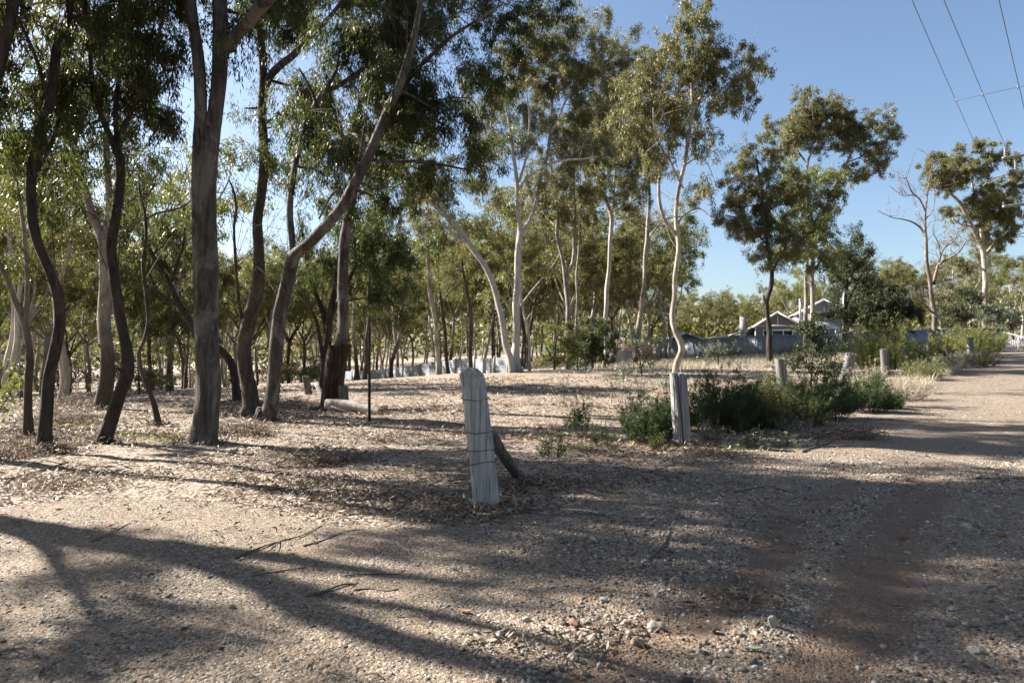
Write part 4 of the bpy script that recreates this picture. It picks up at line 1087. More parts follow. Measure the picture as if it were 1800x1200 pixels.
hero('dead_tree', 'bare dead tree with twisted leafless limbs left of the tall far gum', [
    [(1643, 590, 12), (1643, 550, 12), (1641, 520, 11), (1637, 495, 9), (1630, 450, 8), (1627, 400, 7), (1626, 367, 5), (1630, 340, 3.5), (1634, 310, 2), (1640, 285, 1.2)],
    [(1627, 415, 5), (1618, 400, 4.5), (1603, 390, 4), (1585, 385, 3), (1567, 382, 2), (1548, 372, 1.2)],
    [(1626, 370, 4), (1618, 352, 3.5), (1605, 340, 3), (1598, 325, 2.2), (1592, 312, 1.3)],
    [(1641, 500, 8), (1644, 487, 7), (1650, 460, 6), (1655, 445, 5), (1664, 432, 4), (1676, 425, 3), (1682, 410, 2), (1684, 395, 1.2)],
    [(1651, 465, 6), (1665, 455, 5), (1680, 447, 4), (1690, 438, 3.5), (1698, 425, 2.5), (1712, 415, 1.5)],
    [(1627, 385, 3), (1638, 372, 2.5), (1643, 350, 2), (1642, 325, 1.2)],
    [(1653, 448, 3), (1648, 425, 2.5), (1640, 408, 2), (1643, 390, 1.2)],
    [(1665, 432, 2.2), (1660, 410, 1.8), (1665, 390, 1)], [(1605, 342, 2), (1590, 345, 1.5), (1580, 340, 1)], [(1628, 400, 2.2), (1615, 375, 1.6), (1612, 365, 1.2), (1600, 360, .8)], [(1640, 550, 5), (1625, 535, 4), (1610, 525, 3), (1600, 520, 2)]],
    [], d=55, bark='dead_bark', leafm='leaf_gum', seed=44, twiggy=90, slim=.74, **FAR)

hero('gum_tree', 'dense dark tree hiding the right end of the house', [
    [(1485, 612, 9), (1486, 560, 8), (1487, 510, 7), (1490, 460, 6), (1495, 430, 4)], [(1486, 540, 5), (1505, 500, 4), (1520, 470, 3)]],
    [(1492, 445, 34, 30), (1480, 490, 36, 36), (1505, 500, 34, 34), (1475, 535, 28, 28, .8), (1500, 545, 30, 28, .9), (1515, 445, 26, 26, .8), (1470, 455, 22, 24, .7), (1500, 405, 20, 18, .5), (1510, 415, 16, 14, .5)], d=54, bark='bark_dark', leafm='leaf_dark', seed=45, **{**FAR, 'lai': 2.3})

hero('gum_tree', 'round very dark green bushy tree above the middle of the blue fence', [
    [(1560, 608, 9), (1560, 580, 8), (1558, 550, 7), (1555, 520, 5)], [(1559, 575, 5), (1580, 550, 4)]],
    [(1545, 515, 32, 26, 1.3), (1572, 525, 32, 28, 1.3), (1535, 545, 26, 26, 1.2), (1565, 555, 38, 26, 1.3), (1590, 548, 20, 22, 1.1), (1550, 575, 36, 18, 1.1)], d=52, bark='bark_dark', leafm='leaf_dark', seed=46, **{**FAR, 'lai': 3.0, 'leaf': (.16, .05), 'rs': .4})

# ------------------------------------------------------------------ trees of the woods behind: a few built, then copied
def proto(kind, seed, h):
    """one background tree in metres with its foot at the origin (moved and copied below)"""
    rg = np.random.default_rng(seed)
    lean = rg.normal(0, .05, 2)
    fork = rg.uniform(.36, .52) * h if kind != 'bushy' else rg.uniform(.30, .42) * h
    r0 = {'slim': .0095, 'forked': .0125, 'bushy': .0105}[kind] * h * rg.uniform(.85, 1.15)
    def at(z): return np.array([lean[0] * z + .18 * math.sin(z * .7 + seed), 1000 + lean[1] * z + .18 * math.cos(z * .6 + seed), z])
    S = [np.array([(*at(z), r0 * (1 - .55 * z / h)) for z in np.linspace(0, fork, 6)])]
    S[0] = np.vstack([[*at(0)[:2], -.4, r0 * 1.2], S[0]])
    tips = []
    nst = {'slim': 2, 'forked': 4, 'bushy': 4}[kind]
    a0 = rg.uniform(0, 6.28)
    for k in range(nst):
        a = a0 + k * 6.28 / nst + rg.normal(0, .3)
        top = h * rg.uniform(.78, .97)
        out = {'slim': .10, 'forked': .20, 'bushy': .22}[kind] * h * rg.uniform(.6, 1.2)
        st = at(fork * rg.uniform(.85, 1))
        pts = []
        for i, t in enumerate(np.linspace(0, 1, 6)):
            p = st * (1 - t) + np.array([st[0] + math.cos(a) * out, st[1] + math.sin(a) * out, top]) * t
            p[:2] += rg.normal(0, .03 * h, 2) * t * (1 - t) * 2
            p[0] += math.cos(a) * out * .35 * math.sin(t * 3.14); p[1] += math.sin(a) * out * .35 * math.sin(t * 3.14)
            pts.append((*p, r0 * .55 * (1 - .8 * t)))
        S.append(np.array(pts)); tips.append(pts)
    B = []
    nb = {'slim': 15, 'forked': 20, 'bushy': 26}[kind]
    for k in range(nb):
        p = tips[k % nst]
        t = rg.uniform(.45, 1.0) if kind != 'bushy' else rg.uniform(.38, 1)
        i = min(4, int(t * 5)); f = t * 5 - i
        c = np.array(p[i][:3]) * (1 - f) + np.array(p[i + 1][:3]) * f
        c = c + rg.normal(0, .055 * h, 3)
        rr = rg.uniform(.055, .10) * h
        B.append((*c, rr * 1.1, rr * 1.1, rr * .8, rg.uniform(.7, 1.1)))
    for p in tips:
        rr = rg.uniform(.06, .085) * h
        B.append((*(np.array(p[-1][:3]) + rg.normal(0, .01 * h, 3)), rr, rr, rr * .8, 1.0))
    return S, B


PROTO = []
bk = {'slim': ['bark_stocking', 'bark_cream', 'bark_pale'], 'forked': ['bark_pale', 'bark_grey', 'bark_stocking'], 'bushy': ['bark_brown', 'bark_stocking', 'bark_cream']}
lf = {'slim': ['leaf_olive', 'leaf_yellow', 'leaf_gum'], 'forked': ['leaf_gum', 'leaf_olive', 'leaf_yellow'], 'bushy': ['leaf_olive', 'leaf_yellow', 'leaf_gum']}
words_ = {'slim': ['slim grey-footed gum', 'slim cream-barked gum', 'slim white-barked gum'], 'forked': ['spreading pale-limbed gum', 'spreading grey gum', 'spreading yellowish gum'], 'bushy': ['bushy brown-stemmed gum', 'bushy yellow-green gum', 'bushy grey-green gum']}
for kind in ('slim', 'forked', 'bushy'):
    for v in range(3):
        PROTO.append((kind, v, 100 + v + 10 * len(kind)))
_protos = {}
PLACED = []          # (px, d, kind, variant, object)


def woods_tree(x, y, kind, v, scale, rz, rg, group):
    z = g1(x, y)
    key = (kind, v)
    if key not in _protos:
        root = thing('gum_tree', '', 'tree', (0, 0, 0))
        S, B = proto(kind, 300 + v * 7 + len(kind) * 31, 14.0)
        grow(root, S, B, bk[kind][v], lf[kind][v], (0, 1000, 0), seed=60 + v + len(kind) * 5, leaf=(.24, .065), lai=1.9, rs=.62, droop=.55, hang=.55, branch_r=.05, twig_r=.014, sides=7, lump=.08)
        _protos[key] = root
        root.location = (x, y, z); root.rotation_euler = (0, 0, rz); root.scale = (scale,) * 3
        root['group'] = group
        o = root
    else:
        o = copy_tree(_protos[key], (x, y, z), rz, (scale * rg.uniform(.92, 1.08), scale * rg.uniform(.92, 1.08), scale), group=group)
    PLACED.append(((x / y) * F + 900 if y > 1 else -9999, y, kind, v, o))
    return o


rgw = np.random.default_rng(77)


def shades_clearing(x, d):
    for h_ in (5, 7, 9, 11, 13):
        sx_, sy_ = x + 1.315 * h_, d - .558 * h_
        if -7 < sx_ < 9 and 17 < sy_ < 35: return True
    return False


occupied = []


def fill(n, px0, px1, d0, d1, hmin, hmax, kinds, group, mind=2.2, bias=1.0, veto=None):
    made = 0; tries = 0
    while made < n and tries < n * 40:
        tries += 1
        d = d0 + (d1 - d0) * rgw.random() ** bias
        px = rgw.uniform(px0, px1)
        x = (px - 900) / F * d
        if shades_clearing(x, d) and rgw.random() > .06: continue
        if any((x - a) ** 2 + (d - b_) ** 2 < mind * mind for a, b_ in occupied): continue
        occupied.append((x, d))
        kind = kinds[rgw.integers(0, len(kinds))]
        woods_tree(x, d, kind, int(rgw.integers(0, 3)), rgw.uniform(hmin, hmax) / 14.0, rgw.uniform(0, 6.28), rgw, group)
        made += 1


fill(30, -140, 330, 26, 60, 9, 13, ['slim', 'forked', 'bushy'], 'gums deep in the wood on the left')
fill(36, -140, 560, 58, 108, 11, 15, ['slim', 'slim', 'forked', 'bushy'], 'gums deep in the wood on the left', 2.6)
fill(14, 330, 560, 44, 62, 8, 11, ['slim', 'slim', 'bushy'], 'gums deep in the wood on the left')
fill(42, 545, 900, 66, 112, 11, 16, ['slim', 'slim', 'forked', 'bushy'], 'gums behind the tin fence', 2.4)
fill(26, 890, 1150, 50, 105, 11, 17, ['slim', 'forked', 'bushy', 'bushy'], 'gums behind the large white gum', 2.8)
fill(10, 1040, 1190, 56, 80, 8, 12, ['bushy', 'slim'], 'gums behind the large white gum', 2.8)
fill(15, 1180, 1345, 118, 150, 8.5, 11.5, ['bushy', 'bushy', 'forked'], 'low treetops far beyond the house', 4)
fill(6, 1340, 1480, 92, 125, 9, 13, ['bushy', 'forked'], 'low treetops far beyond the house', 4)
fill(22, 1470, 1900, 72, 120, 9, 12.5, ['bushy', 'bushy', 'forked', 'slim'], 'gums behind the right end of the blue fence', 3.2)

fill(22, -800, -140, 40, 100, 10, 14, ['slim', 'forked', 'bushy'], 'gums deep in the wood on the left', 3.5)

# trees out of the picture on the left: their crowns and trunks throw the shade across the road
shade_xy = [(-17.5, 5.5, 'slim', 0, 15, 2.6), (-12.0, 1.0, 'slim', 1, 12, 4.0), (-22, 4, 'forked', 2, 15, .9), (-15, -2.5, 'bushy', 1, 14, 3.3), (-24, 10, 'slim', 0, 16, 3.0), (-11.8, 14.2, 'slim', 2, 13, .2), (-9.5, 4.2, 'bushy', 2, 11, .7), (-10.5, -5, 'bushy', 0, 13, 1.2), (-8.6, -1.5, 'forked', 1, 12, .4)]
# one forking tree whose trunk and limbs lie as dark bands over the near gravel
root = thing('gum_tree', 'forked grey gum beside the road, off the left edge of the view', 'tree', (-10.9, 8.6, g1(-10.9, 8.6)))
gz_ = g1(-10.9, 8.6)
grow(root, [np.array([(-10.9, 8.6, gz_ - .3, .26), (-10.9, 8.6, gz_ + .6, .23), (-10.95, 8.62, 3, .21), (-10.95, 8.66, 5.0, .20), (-10.93, 8.68, 6.1, .19), (-11.3, 9.0, 7.1, .13), (-12.1, 9.4, 8.2, .11), (-12.6, 9.7, 9.4, .07)]),
            np.array([(-10.93, 8.68, 6.0, .17), (-11.3, 8.62, 7.2, .15), (-11.95, 8.45, 8.5, .13), (-12.0, 8.2, 10, .09), (-12.2, 8.0, 11.5, .05)]),
            np.array([(-10.95, 8.64, 4.4, .08), (-10.6, 8.3, 5.2, .07), (-10.35, 7.7, 5.6, .055), (-10.2, 7.0, 6.2, .03)]),
            np.array([(-11.3, 8.62, 7.2, .08), (-10.7, 8.2, 8.3, .06), (-10.5, 7.6, 9.3, .04)])],
     [(-12.6, 9.8, 10.2, 1.1, 1.1, .8, 1), (-12.1, 7.9, 12, 1.2, 1.2, .9, 1), (-10.4, 7.4, 9.8, .9, .9, .7, 1), (-11.5, 8.4, 11, 1.1, 1.1, .8, 1), (-10.1, 6.8, 6.6, .6, .6, .5, 1), (-13.3, 8.6, 11.3, 1.1, 1.1, .9, 1), (-11, 9.6, 11.6, 1, 1, .8, 1), (-15.4, 9.5, 10.2, .7, .7, .5, .55), (-14.2, 9.0, 9.6, .7, .6, .5, .5), (-16.0, 10.6, 10.4, .7, .7, .5, .5), (-13.7, 11.3, 10.3, .8, .7, .5, .5), (-14.6, 8.3, 10.9, .7, .7, .5, .6), (-15.0, 11.4, 11.0, .8, .8, .5, .5), (-13.4, 7.6, 10.0, .7, .7, .5, .6), (-14.9, 10.2, 9.2, .5, .5, .4, .5)],
     'bark_grey', 'leaf_near', (-10.9, 8.6, gz_), seed=91, **{**NEAR, 'leaf': (.17, .035), 'rs': .35})
for (x, y, kind, v, h, rz) in shade_xy:
    woods_tree(x, y, kind, v, h / 14.0, rz, rgw, 'gums beside the road out of view on the left')

for (x, y, kind, v, h, rz) in [(9, -7, 'bushy', 2, 13, 2.3), (-9, -11, 'bushy', 1, 15, 3.3), (14, -3, 'bushy', 0, 13, 4.3), (18, 5, 'forked', 0, 14, 5.3), (0, -14, 'bushy', 2, 15, .8), (7, -15, 'bushy', 1, 15, 1.8), (17, -10, 'bushy', 2, 15, 2.8), (22, 12, 'bushy', 1, 13, 3.8), (13.5, 2.5, 'slim', 1, 12, 3.8)]:  # unseen trees added to cut the sky light reaching the foreground
    woods_tree(x, y, kind, v, h / 14.0, rz, rgw, 'gums added to block sky light, out of view beside and behind the camera')

# every copy gets a label of its own: its look, what it stands by, and its rank among its like there
anchors = [(-9999, 60, 'left of the thin dark wavy trunk'), (60, 190, 'between the thin wavy trunk and the elbow-bent trunk'), (190, 350, 'between the elbow-bent trunk and the biggest grey trunk'), (350, 470, 'between the biggest grey trunk and the tall dark forked trunk'), (470, 600, 'left of the scorched trunk'), (600, 720, 'behind the left half of the tin fence'), (720, 900, 'behind the right half of the tin fence'), (900, 1010, 'between the large white gum and the wishbone trunk'), (1010, 1190, 'left of the sinuous cream gum'), (1190, 1350, 'beyond the shed and chimney'), (1350, 1500, 'behind the house gables'), (1500, 1640, 'left of the bare dead tree'), (1640, 9999, 'right of the bare dead tree')]
ordn = ['nearest', 'second nearest', 'third nearest', 'fourth nearest', 'fifth nearest', 'sixth nearest', 'seventh nearest', 'eighth nearest', 'ninth nearest', 'tenth nearest'] + [f'{w} nearest' for w in ('eleventh', 'twelfth', 'thirteenth', 'fourteenth', 'fifteenth', 'sixteenth', 'seventeenth', 'eighteenth', 'nineteenth', 'twentieth', 'twenty-first', 'twenty-second', 'twenty-third', 'twenty-fourth', 'twenty-fifth')]
bucket = {}
for px, d, kind, v, o in PLACED:
    if 'behind the camera' in o['group']:
        w = 'added out of view to block sky light'
    elif 'out of view' in o['group']:
        w = 'off the left edge by the road'
    else:
        w = next(a[2] for a in anchors if a[0] <= px < a[1])
    bucket.setdefault((kind, v, w), []).append((d, o))
for (kind, v, w), lst in bucket.items():
    lst.sort(key=lambda t: t[0])
    for i, (d, o) in enumerate(lst):
        pre = '' if len(lst) == 1 else ordn[i] + ' '
        o['label'] = f"{pre}{words_[kind][v]} {w}"

# the far wood that closes the view: one mass nobody could count
fw = MB()
rgf = np.random.default_rng(9)
n = 40000
px = rgf.uniform(-1500, 2900, n); d = rgf.uniform(122, 165, n)
x = (px - 900) / F * d
top = np.where(px < 1150, 9.8, 7.5) + 3 * vnoise(x * .08, d * .05, 61) + 2.0 * vnoise(x * .3, d * .2, 62)
top = np.where((px > 1170) & (px < 1480), top * .72, top)
cz = ground(x, d) + top * rgf.uniform(.10, 1, n) ** .65
for sub in range(2):
    k = np.arange(n)
    c = np.stack([x, d, cz], -1)[k] + rgf.normal(0, .7, (n, 3))
    fw.leaves(c, rgf.normal(0, 1, (n, 3)), rgf.uniform(.8, 1.7, n), rgf.uniform(.35, .7, n), rgf, .2)
tag(fw.build('far_woods', M['leaf_gum']), 'distant mass of bush closing the view behind all the trees', 'woods', kind='stuff')
# ------------------------------------------------------------------ weathered split posts
def wood_mat(name, lo, hi, lichen=False, grain=(38, 38, 1.5)):
    m, nt, b = new_mat(name)
    g1_ = noise(nt, mapped(nt, grain), 1.0, 5, .7, .25)
    g2_ = noise(nt, mapped(nt, (9, 9, .9)), 1.0, 4, .6, .4)
    col = ramp(nt, g1_, [(.34, tuple(x * .22 for x in lo)), (.43, lo), (.64, hi)])
    col = mixc(nt, ramp(nt, g2_, [(.45, (0, 0, 0)), (.72, (.55, .55, .55))]), col, tuple(x * .62 for x in lo))
    if lichen:
        s = N(nt, 'ShaderNodeSeparateXYZ'); t = N(nt, 'ShaderNodeTexCoord'); nt.links.new(t.outputs['Object'], s.inputs[0])
        mr = N(nt, 'ShaderNodeMapRange'); nt.links.new(s.outputs[2], mr.inputs[0]); mr.inputs[1].default_value = 1.08; mr.inputs[2].default_value = 1.3
        li = N(nt, 'ShaderNodeMath', operation='MULTIPLY'); nt.links.new(mr.outputs[0], li.inputs[0])
        nt.links.new(ramp(nt, noise(nt, mapped(nt), 22, 4, .6), [(.5, (0, 0, 0)), (.6, (.6, .6, .6))]), li.inputs[1])
        col = mixc(nt, li.outputs[0], col, (.20, .215, .13))
    nt.links.new(col, b.inputs['Base Color'])
    b.inputs['Roughness'].default_value = .88; b.inputs['Specular IOR Level'].default_value = .2
    p = bump(nt, None, g1_, .9, .012)
    bump(nt, b, g2_, .5, .02, p)
    return m


M['post'] = wood_mat('post_wood_lit', (.30, .298, .295), (.54, .53, .52), True, grain=(52, 52, 1.3))  # near post wood, lightened to stand in for open sky light
M['post_shaded'] = wood_mat('post_wood_shaded', (.13, .125, .12), (.255, .245, .235))  # same wood for the far posts, darkened to stand in for shade
M['post_dark'] = wood_mat('post_wood_dark', (.10, .088, .078), (.21, .19, .17))
M['log'] = wood_mat('log_wood', (.30, .255, .21), (.52, .46, .40))
M['rust'] = plain_mat('rusty_wire', (.20, .105, .065), .85, .2, .4, 60)
M['picket_steel'] = plain_mat('picket_steel', (.055, .034, .028), .8, .1, .35, 25)
M['picket_rust'] = plain_mat('picket_rust', (.28, .085, .04), .85, .1, .3, 25)


def post(name, label, top, bot, w, d=None, cat='fence post', mat='post', depth_w=.85, seed=1, crack=None, top_shape='round', group=None, dlean=0.0, bark_jag=.03, n_ang=150):
    """split timber post: an uneven section drawn out with long checks; top and foot as (column, row), widths in pixels (top, foot)"""
    rg = np.random.default_rng(seed)
    if d is None: d = hit(*bot)[1]
    gz = g1((bot[0] - 900) / F * d, d)
    A = np.array([(bot[0] - 900) / F * d, d, gz]); T = P(top[0], top[1], d)
    T[2] += gz - P(bot[0], bot[1], d)[2]; T[1] += dlean
    axis = T - A
    H = np.linalg.norm(axis)
    root = thing(name, label, cat, tuple(A), group)
    nz_ = max(26, int(H / .035))
    ang = np.linspace(0, 2 * np.pi, n_ang, endpoint=False)
    chk = [(rg.uniform(0, 6.28), rg.uniform(.035, .07), rg.uniform(.025, .085), rg.uniform(-.1, .7), rg.uniform(.3, 1.1)) for _ in range(9)]
    chk += [(rg.uniform(0, 6.28), .045, rg.uniform(.14, .24), rg.uniform(-.1, .5), rg.uniform(.6, 1.2)) for _ in range(4)]
    if crack is not None: chk.append((crack, .085, .7, -.1, 1.3))
    V = []
    for i in range(nz_):
        t = -.12 + 1.12 * i / (nz_ - 1)
        wv = (w[1] * (1 - t) + w[0] * t) / 2 / F * d
        sx, sy = wv, wv * depth_w
        # squarish section
        c, s = np.cos(ang), np.sin(ang)
        k = (np.abs(c) ** 2.8 + np.abs(s) ** 2.8) ** (-1 / 2.8)
        r = k * (1 + .06 * np.sin(2 * ang + seed) + .025 * np.sin(3 * ang + t * 2 + seed * 2) + .010 * np.sin(11 * ang - t * 3))
        for (ca, cw, cd, t0, t1) in chk:
            da = (ang - ca - .12 * math.sin(t * 4 + ca * 3) + np.pi) % (2 * np.pi) - np.pi
            on = max(0.0, min(1.0, (t - t0) / .1)) * max(0.0, min(1.0, (t1 - t) / .1 + .3))
            r = r * (1 - cd * on * np.exp(-(da / cw) ** 2))
        r = r + rg.normal(0, .008, n_ang)
        p = A + axis * max(t, -.12)
        V.append(np.stack([p[0] + c * r * sx, p[1] + s * r * sy, np.full(n_ang, p[2])], -1))
    V = np.array(V)
    # worn top: lower the rim away from a ridge
    rel = (V[-1, :, 0] - (A + axis)[0]) / (w[0] / 2 / F * d)
    tw = w[0] / F * d
    if top_shape == 'round': drop = .22 * tw * np.clip(np.abs(rel) - .18, 0, 2) ** 1.3 * 1.7
    elif top_shape == 'notch': drop = .30 * tw * np.clip(.35 - np.abs(rel + .35), 0, 1) + .18 * tw * np.clip(rel - .4, 0, 1)
    elif top_shape == 'jag': drop = np.abs(rg.normal(0, .12, n_ang)) * tw + .3 * tw * np.clip(rel, 0, 1)
    else: drop = .10 * tw * np.clip(rel, 0, 1)
    drop = drop + np.abs(rg.normal(0, bark_jag, n_ang)) * tw
    for k in range(1, 4): V[-k, :, 2] -= drop * (1 - (k - 1) * .3)
    V = np.concatenate([V, V[:, :1]], 1) - A
    b = MB(); b.grid(V)
    rim = V[-1, :-1]; cen = rim.mean(0); cen[2] = rim[:, 2].max() - .01
    for sc_ in (.66, .33):
        pass
    mids = [rim * (1 - f) + cen * f for f in (0, .35, .7)]
    for m_ in mids[1:]:
        m_[:, 2] += rg.normal(0, .006, len(m_))
    R3 = np.array(mids); R3 = np.concatenate([R3, R3[:, :1]], 1); b.grid(R3)
    n0 = len(rim)
    b.add(np.vstack([mids[-1], cen]), t=[(i, (i + 1) % n0, n0) for i in range(n0)])
    b.build('shaft', M[mat], root, smooth=True)
    return root, A, axis, d


def ring_wire(root, axis, t, w, d, depth_w, droop, seed, tail=0.0):
    rg = np.random.default_rng(seed)
    a = np.linspace(0, 2 * np.pi, 40)
    r = w / 2 / F * d
    c, s = np.cos(a), np.sin(a)
    k = (np.abs(c) ** 2.8 + np.abs(s) ** 2.8) ** (-1 / 2.8) * 1.03
    p = axis * t
    pts = np.stack([p[0] + c * k * r, p[1] + s * k * r * depth_w, p[2] + .012 * np.sin(a * 2 + seed) + droop * c + rg.normal(0, .002, 40)], -1)
    b = MB(); b.tube(pts, .0048, 5)
    # the twisted end
    e = np.array([p[0] - r * .95, p[1] - r * depth_w * .98, p[2] + .01])
    b.tube(np.array([e, e + (-.004, -.015, .012), e + (.012, -.02, .035), e + (.004, -.012, .02)]), .0035, 5)
    return b.build('wire_tie', M['rust'], root, smooth=True)


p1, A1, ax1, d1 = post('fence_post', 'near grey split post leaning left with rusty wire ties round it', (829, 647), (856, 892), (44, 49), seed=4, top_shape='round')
for (t, w, dr, sd) in ((.775, 45.5, .004, 1), (.545, 47, -.004, 2), (.415, 47.5, -.006, 3), (.325, 48, .010, 4)):
    ring_wire(p1, ax1, t, w, d1, .85, dr, sd)
M['post_grey'] = wood_mat('post_wood_grey', (.20, .198, .195), (.38, .37, .36))  # copy toned between those two, to hold down the sunlight on this post
p2, A2, ax2, d2 = post('fence_post', 'upright grey post with a deep crack down its middle before the dark shrubs', (1192, 655), (1200, 784), (27, 29), seed=9, crack=-1.75, top_shape='notch', mat='post_grey')
post('fence_post', 'flat-topped grey post standing in the dark shrubs beside the leafy sapling', (1372, 628), (1378, 694), (18, 19), seed=12, top_shape='flat', d=21.8, mat='post_shaded')
post('fence_post', 'short jagged post leaning right at the far end of the dark shrubs', (1496, 624), (1485, 678), (16, 17), seed=15, top_shape='jag', d=25.5, bark_jag=.08, mat='post_shaded')
post('fence_post', 'pale split post beside a star picket in front of the lime green bush', (1554, 603), (1556, 652), (13, 13), seed=18, top_shape='jag', d=28, crack=-1.2, mat='post_shaded')
post('fence_post', 'grey post in the weeds left of the rusty red picket', (1633, 583), (1634, 616), (6.5, 7), seed=21, top_shape='flat', d=40, n_ang=36, mat='post_shaded')
post('fence_post', 'dark thin post close against the grey post in the weeds', (1628, 590), (1627, 618), (5, 5), seed=22, top_shape='flat', d=40.4, mat='post_dark', n_ang=36)
post('fence_post', 'blue-grey post under the spreading yellow bush by the blue fence end', (1705, 581), (1706, 614), (9, 9), seed=23, top_shape='flat', d=44, n_ang=36, mat='post_shaded')
post('fence_post', 'slim dark post just right of the blue-grey post under the yellow bush', (1722, 580), (1722, 612), (5.5, 6), seed=24, top_shape='flat', d=45, mat='post_dark', n_ang=36)
post('fence_post', 'low dark stub of a post behind the pale split post', (1590, 600), (1591, 640), (8, 9), seed=25, top_shape='jag', d=31, mat='post_dark', n_ang=36)
post('stump', 'grey cracked stump of a post against the front of the scorched trunk', (603, 664), (606, 710), (15, 16), seed=26, top_shape='flat', d=d8 - .75, mat='post_dark')
post('fence_post', 'short dark post tilting left in the litter left of the scorched trunk', (537, 660), (543, 692), (11, 12), seed=27, top_shape='flat', d=24, mat='post_dark')

# broken strand of barbed wire from the near post
b = MB()
wp = [(849, 700, 6.6), (862, 701, 6.75), (874, 703, 6.95), (880, 699, 7.1), (900, 697, 7.6), (925, 694, 8.4), (950, 692, 9.2), (985, 688, 9.9), (1030, 690, 10.4), (1080, 683, 10.8), (1130, 688, 11.0), (1180, 690, 11.1)]
wl = smooth_line(np.array([(*P(*p), .0032) for p in wp]), .12)
b.tube(wl[:, :3], .0034, 5)
for i in range(3, len(wl) - 1, 5):
    q_ = wl[i, :3]
    for s_ in (1, -1):
        b.twigs([q_ - np.array([.012, .004, .018 * s_])], [q_ + np.array([.010, -.005, .018 * s_])], .0022, .0012, rng, 0)
tag(b.build('barbed_wire', M['rust'], smooth=True), 'slack rusty barbed wire between the near leaning post and the cracked post', 'wire')

# timber prop behind the near post
b = MB()
pr = smooth_line(np.array([(*P(862, 762, 7.25), .062), (*P(884, 798, 7.4), .063), (*(hit(912, 836) + (0, 0, -.03)), .058)]), .06)
b.tube(pr[:, :3], pr[:, 3] * (1 + .04 * np.sin(np.arange(len(pr)))), 14, .10, 3)
tag(b.build('timber_prop', M['post_dark'], smooth=True), 'brown round timber prop slanting to the ground behind the near leaning post', 'timber')


def star_picket(label, px, ptop, pbot, d, mat, group=None):
    x = (px - 900) / F * d; z0 = g1(x, d); h = (pbot - ptop) / F * d
    b = MB()
    for a in (.5, .5 + 2.094, .5 + 4.189):
        c, s = math.cos(a), math.sin(a)
        b.box((c * .018, s * .018, h / 2 - .15), (.034, .006, h + .3), rz=a)
    for k in range(6):
        b.box((.5 ** 9, 0, .25 + k * (h - .35) / 5), (.022, .022, .012))
    return tag(b.build('star_picket', M[mat], loc=(x, d, z0)), label, 'steel picket', group)


star_picket('tall thin dark steel picket standing alone in the clearing', 649, 576, 741, hit(649, 741)[1], 'picket_steel')
star_picket('dark steel picket beside the pale split post and lime bush', 1574, 582, 650, 28.6, 'picket_steel')
star_picket('rusty red steel picket in the weeds by the road', 1666, 580, 622, 37, 'picket_rust')
star_picket('thin dark steel picket in front of the left end of the tin fence', 568, 655, 674, 46, 'picket_steel')

# fallen log, leaning plank and other timber near the scorched trunk
def log(name, label, pts, mat, cat='log', sides=14, lump=.08, seed=1, rest=0.0):
    q_ = []
    for (px, py, w, dd_) in pts:
        w3 = P(px, py, dd_); r_ = w / 2 / F * dd_
        if rest: w3[2] = g1(w3[0], w3[1]) + r_ * .75 + rest * (w3[2] - P(px, 726, dd_)[2])
        q_.append((*w3, r_))
    l = smooth_line(np.array(q_), .15)
    b = MB(); b.tube(l[:, :3], l[:, 3], sides, lump, seed)
    return tag(b.build(name, M[mat], smooth=True), label, cat)


dl = min(hit(600, 726)[1], d8 - .8)
log('fallen_log', 'thick pale grey fallen log lying against the scorched trunk', [(574, 704, 18, dl - .2), (600, 710, 21, dl - .3), (628, 716, 19, dl - .5), (656, 723, 14, dl - .75), (670, 727, 7, dl - .9)], 'log', seed=5, rest=.5)
log('leaning_plank', 'short grey branch propped against the left of the scorched trunk', [(556, 674, 8, 20.6), (563, 688, 8, 20.3), (573, 706, 8, 20.0)], 'deadwood', 'branch', seed=6)
log('fallen_branch', 'thin forked stick resting across the fallen log', [(582, 714, 2.5, dl - .5), (605, 722, 2.5, dl - .6), (640, 731, 2, dl - .9), (655, 735, 1.5, dl - 1.)], 'deadwood', 'branch', seed=7)

